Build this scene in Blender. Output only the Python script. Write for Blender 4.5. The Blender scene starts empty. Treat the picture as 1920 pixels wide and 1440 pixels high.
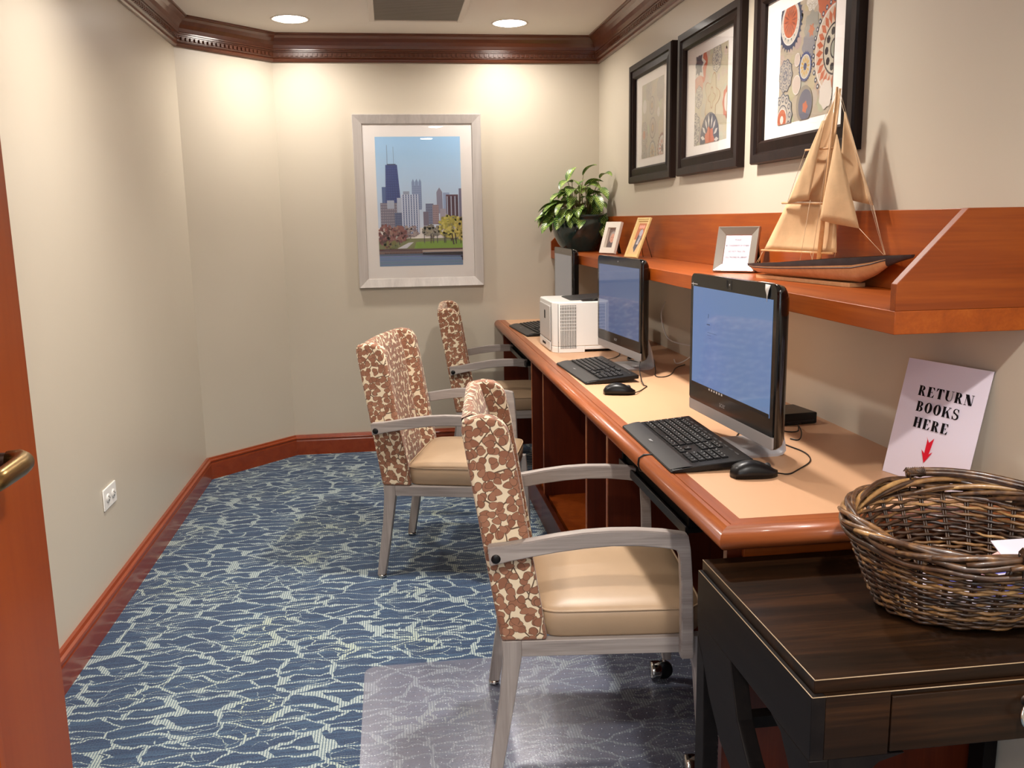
import bpy, bmesh, math, random
from mathutils import Vector, Matrix
random.seed(7)
SC = bpy.context.scene
COL = SC.collection
PI = math.pi
WX, BY, LX, CZ = 1.2376, 5.31, -1.02, 2.363      # right wall, back wall, left wall, ceiling
DT, ST = 0.76, 1.166                             # desk top and shelf top heights

# ------------------------------------------------------------------ materials
def lin(r, g, b):
    def f(c):
        c /= 255.0
        return c / 12.92 if c <= .04045 else ((c + .055) / 1.055) ** 2.4
    return (f(r), f(g), f(b), 1.0)

def new_mat(name):
    m = bpy.data.materials.new(name); m.use_nodes = True
    return m, m.node_tree, m.node_tree.nodes['Principled BSDF']

def nd(nt, kind, **kw):
    n = nt.nodes.new(kind)
    for k, v in kw.items():
        if k == 'inp':
            for kk, vv in v.items():
                if isinstance(vv, bpy.types.NodeSocket): nt.links.new(vv, n.inputs[kk])
                else: n.inputs[kk].default_value = vv
        else: setattr(n, k, v)
    return n

def mth(nt, op, a, b=None, c=None, clamp=False):
    n = nt.nodes.new('ShaderNodeMath'); n.operation = op; n.use_clamp = clamp
    for i, v in enumerate((a, b, c)):
        if v is None: continue
        if isinstance(v, (int, float)): n.inputs[i].default_value = v
        else: nt.links.new(v, n.inputs[i])
    return n.outputs[0]

def mixc(nt, fac, a, b, mode='MIX'):
    n = nt.nodes.new('ShaderNodeMix'); n.data_type = 'RGBA'; n.blend_type = mode
    for i, v in ((0, fac), (6, a), (7, b)):
        if isinstance(v, (int, float, tuple)): n.inputs[i].default_value = v
        else: nt.links.new(v, n.inputs[i])
    return n.outputs[2]

def ramp(nt, fac, stops):
    n = nt.nodes.new('ShaderNodeValToRGB'); nt.links.new(fac, n.inputs[0])
    e = n.color_ramp.elements
    while len(e) < len(stops): e.new(.5)
    for i, (p, c) in enumerate(stops):
        e[i].position = p; e[i].color = c if isinstance(c, tuple) else (c, c, c, 1)
    return n.outputs[0]

def coords(nt, which='Object', scale=(1, 1, 1), rot=(0, 0, 0)):
    tc = nt.nodes.new('ShaderNodeTexCoord'); mp = nt.nodes.new('ShaderNodeMapping')
    mp.inputs['Scale'].default_value = scale; mp.inputs['Rotation'].default_value = rot
    nt.links.new(tc.outputs[which], mp.inputs[0]); return mp.outputs[0]

def plain(name, col, rough=.5, metal=0., coat=0., bump=0., bscale=200., var=0., vscale=8., spec=None):
    m, nt, b = new_mat(name)
    c = lin(*col) if max(col) > 1 else (*col, 1)
    b.inputs['Base Color'].default_value = c
    b.inputs['Roughness'].default_value = rough; b.inputs['Metallic'].default_value = metal
    b.inputs['Coat Weight'].default_value = coat; b.inputs['Coat Roughness'].default_value = .08
    if spec is not None: b.inputs['Specular IOR Level'].default_value = spec
    v = coords(nt)
    if var:
        n = nd(nt, 'ShaderNodeTexNoise', inp={'Vector': v, 'Scale': vscale, 'Detail': 4.})
        d = tuple(x * (1 - var) for x in c[:3]) + (1,)
        e = tuple(min(1, x * (1 + var)) for x in c[:3]) + (1,)
        nt.links.new(ramp(nt, n.outputs[0], [(.3, d), (.7, e)]), b.inputs['Base Color'])
    if bump:
        n = nd(nt, 'ShaderNodeTexNoise', inp={'Vector': v, 'Scale': bscale, 'Detail': 3.})
        bp = nd(nt, 'ShaderNodeBump', inp={'Height': n.outputs[0], 'Strength': bump, 'Distance': .002})
        nt.links.new(bp.outputs[0], b.inputs['Normal'])
    return m

def wood(name, dark, mid, light, axis=1, rough=.3, coat=.3, scale=1., contrast=1., bump=.05, spec=.35):
    m, nt, b = new_mat(name)
    s = [14 * scale] * 3; s[axis] = .9 * scale
    v = coords(nt, 'Object', tuple(s))
    n1 = nd(nt, 'ShaderNodeTexNoise', inp={'Vector': v, 'Scale': 1.6, 'Detail': 6., 'Roughness': .62, 'Distortion': .6})
    s2 = [90 * scale] * 3; s2[axis] = 2.2 * scale
    n2 = nd(nt, 'ShaderNodeTexNoise', inp={'Vector': coords(nt, 'Object', tuple(s2)), 'Scale': 2., 'Detail': 3.})
    f = mth(nt, 'ADD', mth(nt, 'MULTIPLY', n1.outputs[0], .75), mth(nt, 'MULTIPLY', n2.outputs[0], .25))
    w = .2 / contrast
    c = ramp(nt, f, [(.5 - w, lin(*dark)), (.5, lin(*mid)), (.5 + w, lin(*light))])
    nt.links.new(c, b.inputs['Base Color'])
    b.inputs['Roughness'].default_value = rough; b.inputs['Coat Weight'].default_value = coat
    b.inputs['Specular IOR Level'].default_value = spec
    b.inputs['Coat Roughness'].default_value = .12
    bp = nd(nt, 'ShaderNodeBump', inp={'Height': f, 'Strength': bump, 'Distance': .002})
    nt.links.new(bp.outputs[0], b.inputs['Normal'])
    return m

def wall_mat(name, col, col2):
    m, nt, b = new_mat(name)
    v = coords(nt)
    n = nd(nt, 'ShaderNodeTexNoise', inp={'Vector': v, 'Scale': 1.3, 'Detail': 3.})
    nt.links.new(ramp(nt, n.outputs[0], [(.35, lin(*col)), (.65, lin(*col2))]), b.inputs['Base Color'])
    n2 = nd(nt, 'ShaderNodeTexNoise', inp={'Vector': v, 'Scale': 160., 'Detail': 2.})
    bp = nd(nt, 'ShaderNodeBump', inp={'Height': n2.outputs[0], 'Strength': .03, 'Distance': .002})
    nt.links.new(bp.outputs[0], b.inputs['Normal'])
    b.inputs['Roughness'].default_value = .38; b.inputs['Specular IOR Level'].default_value = .45
    return m

def carpet_mat():
    m, nt, b = new_mat('woven_carpet')
    tc = nt.nodes.new('ShaderNodeTexCoord')
    # wobble
    nz = nd(nt, 'ShaderNodeTexNoise', inp={'Vector': tc.outputs['Object'], 'Scale': 7., 'Detail': 3., 'Roughness': .6})
    off = nd(nt, 'ShaderNodeVectorMath', operation='MULTIPLY_ADD',
             inp={0: nz.outputs['Color'], 1: (.14, .10, 0.), 2: tc.outputs['Object']})
    def web(sx, sy, thick, seedoff, rnd=1.):
        mp = nd(nt, 'ShaderNodeMapping', inp={'Vector': off.outputs[0], 'Scale': (sx, sy, 1.), 'Location': (seedoff, seedoff * .7, 0)})
        vo = nd(nt, 'ShaderNodeTexVoronoi', feature='DISTANCE_TO_EDGE', voronoi_dimensions='2D',
                inp={'Vector': mp.outputs[0], 'Scale': 1., 'Randomness': rnd})
        n = nd(nt, 'ShaderNodeTexNoise', inp={'Vector': tc.outputs['Object'], 'Scale': 5.5, 'Detail': 4., 'Roughness': .7})
        wide = mth(nt, 'MULTIPLY', mth(nt, 'POWER', n.outputs[0], 5.), thick)
        return mth(nt, 'LESS_THAN', vo.outputs[0], mth(nt, 'ADD', wide, thick * .026))
    a = web(7.0, 18.5, 1.15, 3.1)
    c = web(12.0, 36., .55, 9.7)
    nb = nd(nt, 'ShaderNodeTexNoise', inp={'Vector': tc.outputs['Object'], 'Scale': 3.4, 'Detail': 2.})
    sel = mth(nt, 'GREATER_THAN', nb.outputs[0], .50)
    pat = mth(nt, 'MAXIMUM', a, mth(nt, 'MULTIPLY', c, sel))
    # yarn rows: light yarn shows as small vertical ticks
    w1 = nd(nt, 'ShaderNodeTexWave', wave_type='BANDS', bands_direction='X',
            inp={'Vector': tc.outputs['Object'], 'Scale': 40., 'Distortion': 1.2, 'Detail': 1., 'Detail Scale': 6.})
    w2 = nd(nt, 'ShaderNodeTexWave', wave_type='BANDS', bands_direction='Y',
            inp={'Vector': tc.outputs['Object'], 'Scale': 55., 'Distortion': .8, 'Detail': 1., 'Detail Scale': 5.})
    tick = mth(nt, 'GREATER_THAN', w1.outputs['Fac'], .3)
    fl = nd(nt, 'ShaderNodeTexNoise', inp={'Vector': tc.outputs['Object'], 'Scale': 260., 'Detail': 2.})
    blue = ramp(nt, fl.outputs[0], [(.3, lin(36, 50, 74)), (.55, lin(52, 70, 98)), (.75, lin(70, 90, 118))])
    strk = nd(nt, 'ShaderNodeTexNoise', inp={'Vector': nd(nt, 'ShaderNodeMapping', inp={'Vector': tc.outputs['Object'], 'Scale': (5., 90., 1.)}).outputs[0], 'Scale': 1., 'Detail': 3.})
    blue = mixc(nt, mth(nt, 'MULTIPLY', ramp(nt, strk.outputs[0], [(.45, 0.), (.7, 1.)]), .35), blue, lin(88, 122, 150))
    pale = ramp(nt, fl.outputs[0], [(.3, lin(142, 158, 160)), (.7, lin(188, 198, 194))])
    grn = mixc(nt, ramp(nt, nb.outputs[0], [(.54, 0.), (.68, .6)]), pale, lin(184, 194, 168))
    lightc = mixc(nt, mth(nt, 'SUBTRACT', 1., tick), grn, lin(92, 112, 128))
    colr = mixc(nt, pat, blue, lightc)
    nt.links.new(colr, b.inputs['Base Color'])
    b.inputs['Roughness'].default_value = .95; b.inputs['Specular IOR Level'].default_value = .1
    b.inputs['Sheen Weight'].default_value = .15
    h = mth(nt, 'ADD', mth(nt, 'MULTIPLY', w2.outputs['Fac'], .5), mth(nt, 'MULTIPLY', fl.outputs[0], .8))
    h = mth(nt, 'ADD', h, mth(nt, 'MULTIPLY', w1.outputs['Fac'], .4))
    bp = nd(nt, 'ShaderNodeBump', inp={'Height': h, 'Strength': .55, 'Distance': .004})
    nt.links.new(bp.outputs[0], b.inputs['Normal'])
    return m

def leaf_fabric():
    m, nt, b = new_mat('leaf_print_upholstery')
    uv = nt.nodes.new('ShaderNodeUVMap')
    nz = nd(nt, 'ShaderNodeTexNoise', inp={'Vector': uv.outputs[0], 'Scale': 30., 'Detail': 1.})
    wob = nd(nt, 'ShaderNodeVectorMath', operation='MULTIPLY_ADD', inp={0: nz.outputs['Color'], 1: (.006, .006, 0), 2: uv.outputs[0]})
    cream = lin(226, 208, 178)
    def layer(scale, loc, r):
        mp = nd(nt, 'ShaderNodeMapping', inp={'Vector': wob.outputs[0], 'Scale': (scale, scale, 1), 'Location': loc})
        vo = nd(nt, 'ShaderNodeTexVoronoi', feature='F1', voronoi_dimensions='2D', inp={'Vector': mp.outputs[0], 'Scale': 1., 'Randomness': .72})
        d = nd(nt, 'ShaderNodeVectorMath', operation='SUBTRACT', inp={0: mp.outputs[0], 1: vo.outputs['Position']})
        sp = nd(nt, 'ShaderNodeSeparateColor', inp={0: vo.outputs['Color']})
        ang = mth(nt, 'MULTIPLY', sp.outputs[0], 6.283)
        ro = nd(nt, 'ShaderNodeVectorRotate', rotation_type='Z_AXIS', inp={'Vector': d.outputs[0], 'Angle': ang})
        xy = nd(nt, 'ShaderNodeSeparateXYZ', inp={0: ro.outputs[0]})
        x, y = xy.outputs[0], xy.outputs[1]
        # leaf outline: ellipse pinched towards one end
        yy = mth(nt, 'DIVIDE', y, mth(nt, 'ADD', mth(nt, 'MULTIPLY', x, -.62), .74))
        rr = mth(nt, 'SQRT', mth(nt, 'ADD', mth(nt, 'POWER', x, 2.), mth(nt, 'POWER', yy, 2.)))
        rr = mth(nt, 'ADD', rr, mth(nt, 'MULTIPLY', sp.outputs[1], .06))
        inside = mth(nt, 'LESS_THAN', rr, r)
        edge = mth(nt, 'MULTIPLY', mth(nt, 'LESS_THAN', rr, r + .035), mth(nt, 'GREATER_THAN', rr, r - .03))
        vein = mth(nt, 'MULTIPLY', mth(nt, 'LESS_THAN', mth(nt, 'ABSOLUTE', y), .018), mth(nt, 'LESS_THAN', mth(nt, 'ABSOLUTE', mth(nt, 'ADD', x, -.1)), .5))
        tone = mixc(nt, sp.outputs[2], lin(138, 92, 70), lin(158, 112, 88))
        return inside, edge, vein, tone
    i1, e1, v1, t1 = layer(40., (1.3, 4.1, 0), .47)
    i2, e2, v2, t2 = layer(37., (7.8, 2.6, 0), .45)
    mpv = nd(nt, 'ShaderNodeMapping', inp={'Vector': wob.outputs[0], 'Scale': (20., 15., 1)})
    vo = nd(nt, 'ShaderNodeTexVoronoi', feature='DISTANCE_TO_EDGE', voronoi_dimensions='2D', inp={'Vector': mpv.outputs[0], 'Scale': 1.})
    vine = mth(nt, 'LESS_THAN', vo.outputs[0], .03)
    dark = lin(84, 62, 50)
    c = mixc(nt, vine, cream, lin(104, 84, 68))
    c = mixc(nt, i2, c, t2); c = mixc(nt, mth(nt, 'MULTIPLY', e2, .75), c, dark)
    c = mixc(nt, i1, c, t1); c = mixc(nt, mth(nt, 'MULTIPLY', e1, .75), c, dark)
    wv = nd(nt, 'ShaderNodeTexNoise', inp={'Vector': uv.outputs[0], 'Scale': 900., 'Detail': 1.})
    c = mixc(nt, .10, c, wv.outputs[0], 'OVERLAY')
    nt.links.new(c, b.inputs['Base Color'])
    b.inputs['Roughness'].default_value = .8; b.inputs['Sheen Weight'].default_value = .2
    b.inputs['Specular IOR Level'].default_value = .2
    bp = nd(nt, 'ShaderNodeBump', inp={'Height': wv.outputs[0], 'Strength': .25, 'Distance': .001})
    nt.links.new(bp.outputs[0], b.inputs['Normal'])
    return m

def emit(name, col, strength):
    m, nt, b = new_mat(name)
    b.inputs['Base Color'].default_value = (*col, 1)
    b.inputs['Emission Color'].default_value = (*col, 1); b.inputs['Emission Strength'].default_value = strength
    return m

def glass_pane(name, tint=(1, 1, 1), rough=.0, f0=1.45):
    m, nt, b = new_mat(name)
    nt.nodes.remove(b)
    out = nt.nodes['Material Output']
    tr = nd(nt, 'ShaderNodeBsdfTransparent', inp={'Color': (*tint, 1)})
    gl = nd(nt, 'ShaderNodeBsdfGlossy', inp={'Roughness': rough})
    lw = nd(nt, 'ShaderNodeLayerWeight', inp={'Blend': .5})
    r0 = ((f0 - 1) / (f0 + 1)) ** 2
    fac = mth(nt, 'ADD', mth(nt, 'MULTIPLY', mth(nt, 'POWER', lw.outputs['Facing'], 5.), 1 - r0), r0)
    mx = nd(nt, 'ShaderNodeMixShader', inp={0: fac, 1: tr.outputs[0], 2: gl.outputs[0]})
    nt.links.new(mx.outputs[0], out.inputs[0])
    return m

def mat_vinyl():
    m, nt, b = new_mat('clear_vinyl')
    nt.nodes.remove(b)
    out = nt.nodes['Material Output']
    tc = nt.nodes.new('ShaderNodeTexCoord')
    n = nd(nt, 'ShaderNodeTexNoise', inp={'Vector': tc.outputs['Object'], 'Scale': 9., 'Detail': 5., 'Roughness': .7})
    n3 = nd(nt, 'ShaderNodeTexNoise', inp={'Vector': tc.outputs['Object'], 'Scale': 140., 'Detail': 3.})
    bp = nd(nt, 'ShaderNodeBump', inp={'Height': n3.outputs[0], 'Strength': .35, 'Distance': .001})
    tr = nd(nt, 'ShaderNodeBsdfTransparent', inp={'Color': (.94, .95, .97, 1)})
    gl = nd(nt, 'ShaderNodeBsdfGlossy', inp={'Roughness': .25, 'Normal': bp.outputs[0], 'Color': (.8, .8, .86, 1)})
    df = nd(nt, 'ShaderNodeBsdfDiffuse', inp={'Color': lin(190, 190, 206)})
    a = nd(nt, 'ShaderNodeMixShader', inp={0: ramp(nt, n.outputs[0], [(.35, .06), (.7, .14)]), 1: tr.outputs[0], 2: df.outputs[0]})
    fr = nd(nt, 'ShaderNodeFresnel', inp={'IOR': 1.6, 'Normal': bp.outputs[0]})
    fc = mth(nt, 'MULTIPLY', fr.outputs[0], .42)
    c = nd(nt, 'ShaderNodeMixShader', inp={0: fc, 1: a.outputs[0], 2: gl.outputs[0]})
    nt.links.new(c.outputs[0], out.inputs[0])
    return m

def ink_mat(rough=.55, name='printed_ink'):
    m, nt, b = new_mat(name)
    at = nt.nodes.new('ShaderNodeVertexColor'); at.layer_name = 'ink'
    nt.links.new(at.outputs[0], b.inputs['Base Color'])
    b.inputs['Roughness'].default_value = rough; b.inputs['Specular IOR Level'].default_value = .2
    return m

def wicker_mat():
    m, nt, b = new_mat('dark_willow')
    oi = nt.nodes.new('ShaderNodeVertexColor'); oi.layer_name = 'rod'
    v = coords(nt)
    n = nd(nt, 'ShaderNodeTexNoise', inp={'Vector': v, 'Scale': 70., 'Detail': 4.})
    f = mth(nt, 'ADD', mth(nt, 'MULTIPLY', n.outputs[0], .6), mth(nt, 'MULTIPLY', oi.outputs[0], .5))
    c = ramp(nt, f, [(.2, lin(30, 19, 14)), (.45, lin(70, 46, 29)), (.72, lin(138, 100, 60)), (1., lin(196, 156, 100))])
    nt.links.new(c, b.inputs['Base Color'])
    b.inputs['Roughness'].default_value = .38; b.inputs['Coat Weight'].default_value = .3
    return m

def leaf_mat():
    m, nt, b = new_mat('variegated_leaf')
    uv = nt.nodes.new('ShaderNodeUVMap')
    xy = nd(nt, 'ShaderNodeSeparateXYZ', inp={0: uv.outputs[0]})
    ax = mth(nt, 'ABSOLUTE', mth(nt, 'SUBTRACT', xy.outputs[0], .5))
    ph = mth(nt, 'ADD', mth(nt, 'MULTIPLY', xy.outputs[1], 46.), mth(nt, 'MULTIPLY', ax, -34.))
    s = mth(nt, 'SINE', ph)
    n = nd(nt, 'ShaderNodeTexNoise', inp={'Vector': coords(nt), 'Scale': 34., 'Detail': 2.})
    f = mth(nt, 'ADD', mth(nt, 'MULTIPLY', s, .28), n.outputs[0])
    f = mth(nt, 'SUBTRACT', f, mth(nt, 'MULTIPLY', ax, .5))
    c = ramp(nt, f, [(.2, lin(34, 66, 28)), (.42, lin(78, 120, 46)), (.6, lin(170, 194, 90)), (.85, lin(204, 216, 128))])
    nt.links.new(c, b.inputs['Base Color'])
    b.inputs['Roughness'].default_value = .35; b.inputs['Subsurface Weight'].default_value = .0
    return m

M = {}
M['wall'] = wall_mat('painted_wall', (200, 190, 173), (204, 194, 177))
M['ceiling'] = plain('painted_ceiling', (236, 230, 222), .8, bump=.05)
M['carpet'] = carpet_mat()
M['cherry'] = wood('cherry_wood', (128, 56, 8), (150, 69, 12), (168, 86, 20), 1, rough=.42, coat=.06)
M['cherry_z'] = wood('cherry_wood_upright', (120, 50, 10), (140, 62, 14), (154, 74, 20), 2, rough=.4)
M['door_wood'] = wood('door_cherry', (134, 54, 7), (150, 64, 10), (160, 72, 14), 2, rough=.4, coat=.1, scale=.4, contrast=.8)
M['cherry_x_shaded'] = wood('cherry_wood_cross_shaded', (110, 46, 6), (132, 58, 10), (152, 74, 16), 0, rough=.42, coat=.06)  # same cherry, darkened to paint shade on the camera-facing ends
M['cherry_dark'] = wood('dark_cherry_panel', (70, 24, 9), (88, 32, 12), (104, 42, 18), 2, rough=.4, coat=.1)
M['crown'] = wood('crown_cherry', (82, 44, 30), (100, 56, 38), (118, 70, 48), 0, rough=.28, coat=.5, contrast=.6)
M['edge'] = wood('desk_edge_cherry', (124, 64, 32), (148, 80, 42), (168, 98, 54), 1, rough=.38, coat=.2)
M['edge_x'] = wood('desk_edge_cherry_cross', (124, 64, 32), (148, 80, 42), (168, 98, 54), 0, rough=.38, coat=.2)
M['base'] = wood('baseboard_cherry', (118, 46, 18), (138, 56, 24), (152, 70, 32), 1, rough=.3, coat=.4, contrast=.7)
M['laminate'] = plain('cream_laminate', (204, 160, 124), .45, var=.03, vscale=3)
M['espresso'] = wood('espresso_wood', (16, 9, 4), (30, 17, 8), (52, 31, 15), 0, spec=.15, rough=.4, coat=.06, scale=.9, contrast=1.2, bump=.15)
M['espresso_y'] = wood('espresso_wood_side', (12, 9, 9), (18, 14, 14), (26, 21, 19), 1, rough=.5, coat=.0, spec=.12)
M['wornedge'] = plain('worn_table_edge', (150, 128, 100), .4)
M['frame_dark'] = wood('dark_frame_wood', (24, 14, 11), (32, 20, 16), (42, 27, 22), 2, rough=.4, coat=.05, spec=.15)
M['frame_silver'] = wood('silver_frame', (176, 169, 165), (190, 183, 178), (204, 197, 192), 2, rough=.35, coat=.0)
M['frame_silver'].node_tree.nodes['Principled BSDF'].inputs['Metallic'].default_value = .1
M['matboard'] = plain('white_mat_board', (232, 226, 222), .8)
M['fabric'] = leaf_fabric()
M['leather'] = plain('tan_vinyl_seat', (166, 140, 112), .42, bump=.08, bscale=300, var=.05, vscale=5)
M['chairwood'] = wood('grey_washed_wood', (122, 113, 109), (150, 141, 136), (172, 163, 157), 0, rough=.45, coat=.1, scale=1.6)
M['chairwood_z'] = wood('grey_washed_wood_upright', (122, 113, 109), (150, 141, 136), (172, 163, 157), 2, rough=.45, coat=.1, scale=1.6)
M['black'] = plain('black_plastic', (16, 15, 16), .35, spec=.3)
M['matt_black'] = plain('matt_black', (9, 9, 9), .8, spec=.15)
M['black_gloss'] = plain('gloss_black_plastic', (10, 10, 11), .12, coat=.15)
M['key'] = plain('key_plastic', (17, 16, 18), .45, spec=.25)
M['legend'] = plain('key_legend_grey', (200, 200, 200), .6)
M['palm'] = plain('graphite_plastic', (50, 49, 50), .42, spec=.3)
M['chrome'] = plain('chrome', (200, 196, 188), .15, metal=1.)
M['silver'] = plain('silver_plastic', (150, 147, 148), .38, metal=.25)
M['stand_silver'] = plain('matt_silver_plate', (178, 174, 176), .4, metal=.1)
M['silver_metal'] = plain('brushed_silver', (176, 168, 158), .32, metal=.75)
M['brass'] = plain('antique_brass', (150, 122, 78), .3, metal=1., var=.15)
M['bronze'] = plain('dark_bronze', (66, 54, 48), .4, metal=.9)
M['white'] = plain('white_plastic', (232, 230, 226), .4)
M['offwhite'] = plain('printer_panel_grey', (206, 202, 198), .45)
M['darkslot'] = plain('dark_recess', (30, 28, 28), .8)
M['vent'] = plain('vent_slat_paint', (128, 120, 110), .6)
M['ceramic'] = plain('dark_green_glaze', (40, 62, 60), .14, coat=.8, var=.25, vscale=5)
M['soil'] = plain('dark_soil', (44, 32, 24), .95, bump=.8, bscale=60)
M['leaf'] = leaf_mat()
M['stem'] = plain('leaf_stem', (106, 96, 48), .6)
M['sail'] = plain('tan_sailcloth', (206, 170, 128), .85, var=.06, vscale=30, bump=.3, bscale=50)
M['pine'] = wood('light_hull_wood', (190, 142, 94), (206, 158, 110), (218, 174, 126), 1, rough=.4)
M['navy'] = plain('faded_black_paint', (52, 44, 46), .5, var=.25, vscale=40)
M['thread'] = plain('rigging_thread', (214, 190, 160), .8)
M['ink'] = ink_mat()
M['ink_gloss'] = ink_mat(.3, 'photo_ink')
M['letter'] = plain('black_print', (12, 10, 14), .6)
M['red'] = plain('red_print', (214, 30, 52), .6)
M['paper'] = plain('white_paper', (232, 224, 240), .35)
M['acrylic'] = glass_pane('clear_acrylic', (.97, .97, .98), .02, 1.3)
M['glass'] = glass_pane('picture_glass', (1, 1, 1), 0., 1.4)
M['wicker'] = wicker_mat()
M['pink'] = plain('pink_paper', (228, 176, 170), .5)
M['blue'] = plain('blue_print_paper', (84, 88, 170), .5)
M['vinyl'] = mat_vinyl()
M['stud'] = plain('clear_stud', (225, 225, 235), .15)
M['lampglow'] = emit('lamp_lens', (1., .93, .84), 22.)
M['cool_fill'] = emit('cool_fill_glow', (.70, .82, 1.), 4.)  # emits the cool fill light added behind the camera
M['trimwhite'] = plain('white_lamp_trim', (226, 218, 208), .5)
M['cream_frame'] = plain('cream_frame', (240, 232, 218), .5)
M['gold_frame'] = plain('pale_gold_frame', (226, 196, 132), .4)

def screen_mat(name, col, col2, strength):
    m, nt, b = new_mat(name)
    tc = nt.nodes.new('ShaderNodeTexCoord')
    g = nd(nt, 'ShaderNodeTexNoise', inp={'Vector': tc.outputs['Object'], 'Scale': 2., 'Detail': 1.})
    c = ramp(nt, g.outputs[0], [(.35, lin(*col)), (.65, lin(*col2))])
    nt.links.new(c, b.inputs['Emission Color']); b.inputs['Emission Strength'].default_value = strength
    b.inputs['Base Color'].default_value = (.01, .01, .012, 1); b.inputs['Roughness'].default_value = .06
    return m
M['screen_blue'] = screen_mat('lit_screen_blue', (112, 140, 178), (108, 138, 190), .40)
M['screen_mid'] = screen_mat('lit_screen_slate', (112, 132, 172), (104, 124, 168), .27)
M['screen_grey'] = screen_mat('lit_screen_grey', (120, 120, 122), (126, 124, 124), .33)  # unlit screen; faint glow painted for the wall it mirrors
M['screen_text'] = plain('screen_text', (40, 60, 90), .5)

# ------------------------------------------------------------------ mesh helper
class MB:
    def __init__(s): s.bm = bmesh.new(); s.mats = []; s.rod = s.bm.loops.layers.color.new('rod')
    def mi(s, m):
        m = M[m] if isinstance(m, str) else m
        if m not in s.mats: s.mats.append(m)
        return s.mats.index(m)
    def face(s, vs, m, smooth=False):
        try: f = s.bm.faces.new(vs)
        except ValueError: return None
        f.material_index = m; f.smooth = smooth; return f
    def box(s, x0, x1, y0, y1, z0, z1, m, bev=0., seg=2, T=None, smooth=False):
        mi = s.mi(m)
        c = [(x0, y0, z0), (x1, y0, z0), (x1, y1, z0), (x0, y1, z0), (x0, y0, z1), (x1, y0, z1), (x1, y1, z1), (x0, y1, z1)]
        v = [s.bm.verts.new(T @ Vector(p) if T else p) for p in c]
        fs = [s.face([v[i] for i in q], mi, smooth) for q in ((3, 2, 1, 0), (4, 5, 6, 7), (0, 1, 5, 4), (1, 2, 6, 5), (2, 3, 7, 6), (3, 0, 4, 7))]
        if bev:
            es = list({e for f in fs for e in f.edges})
            r = bmesh.ops.bevel(s.bm, geom=es, offset=bev, segments=seg, affect='EDGES', profile=.5)
            for f in r['faces']: f.material_index = mi; f.smooth = True
        return s
    def prism(s, pts, axis, a, b, m, bev=0., seg=2, T=None):
        """closed outline (2D, in the two other axes in order) extruded along axis"""
        mi = s.mi(m)
        def P(p, t):
            q = [p[0], p[1]]; q.insert(axis, t); q = Vector(q)
            return T @ q if T else q
        A = [s.bm.verts.new(P(p, a)) for p in pts]; B = [s.bm.verts.new(P(p, b)) for p in pts]
        n = len(pts); fs = [s.face(A, mi), s.face(B[::-1], mi)]
        for i in range(n): fs.append(s.face([A[i], B[i], B[(i + 1) % n], A[(i + 1) % n]], mi))
        fs = [f for f in fs if f]
        bmesh.ops.recalc_face_normals(s.bm, faces=fs)
        if bev:
            es = list({e for f in fs for e in f.edges if e.calc_face_angle(0) > .5})
            r = bmesh.ops.bevel(s.bm, geom=es, offset=bev, segments=seg, affect='EDGES', profile=.5)
            for f in r['faces']: f.material_index = mi; f.smooth = True
        return s
    def strip(s, top, bot, axis, a, b, m, bev=0.):
        """band between two polylines, extruded along axis (for curved arms)"""
        return s.prism(list(top) + list(reversed(bot)), axis, a, b, m, bev)
    def rings(s, rings, m, close=True, cap=True, smooth=True):
        mi = s.mi(m)
        V = [[s.bm.verts.new(p) for p in r] for r in rings]
        n = len(V[0])
        for i in range(len(V) - 1):
            for j in range(n if close else n - 1):
                s.face([V[i][j], V[i][(j + 1) % n], V[i + 1][(j + 1) % n], V[i + 1][j]], mi, smooth)
        if cap and close:
            s.face(V[0][::-1], mi); s.face(V[-1], mi)
        return s
    def lathe(s, prof, m, c=(0, 0, 0), axis=2, n=32, cap=False, sx=1., sy=1., smooth=True):
        R = []
        for r, z in prof:
            ring = []
            for k in range(n):
                t = 2 * PI * k / n; p = [r * math.cos(t) * sx, r * math.sin(t) * sy, z]
                if axis == 0: p = [p[2], p[0], p[1]]
                if axis == 1: p = [p[1], p[2], p[0]]
                ring.append(Vector(p) + Vector(c))
            R.append(ring)
        return s.rings(R, m, True, cap, smooth)
    def tube(s, pts, r, m, n=8, closed=False, rod=None, cap=True, sq=1.):
        mi = s.mi(m); pts = [Vector(p) for p in pts]; L = len(pts)
        rr = r if isinstance(r, (list, tuple)) else [r] * L
        V = []; up = None
        for i, p in enumerate(pts):
            if closed: t = pts[(i + 1) % L] - pts[i - 1]
            else: t = pts[min(i + 1, L - 1)] - pts[max(i - 1, 0)]
            t = t.normalized() if t.length > 1e-9 else Vector((0, 0, 1))
            if up is None: up = Vector((0, 0, 1)) if abs(t.z) < .9 else Vector((1, 0, 0))
            sd = t.cross(up); sd = sd.normalized() if sd.length > 1e-6 else t.orthogonal().normalized()
            up = sd.cross(t).normalized()
            V.append([s.bm.verts.new(p + (sd * math.cos(2 * PI * k / n) + up * sq * math.sin(2 * PI * k / n)) * rr[i]) for k in range(n)])
        fs = []
        for i in range(L if closed else L - 1):
            A, B = V[i], V[(i + 1) % L]
            for k in range(n): fs.append(s.face([A[k], A[(k + 1) % n], B[(k + 1) % n], B[k]], mi, True))
        if cap and not closed: fs.append(s.face(V[0][::-1], mi)); fs.append(s.face(V[-1], mi))
        if rod is not None:
            for f in fs:
                if f:
                    for l in f.loops: l[s.rod] = (rod, rod, rod, 1)
        return s
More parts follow.
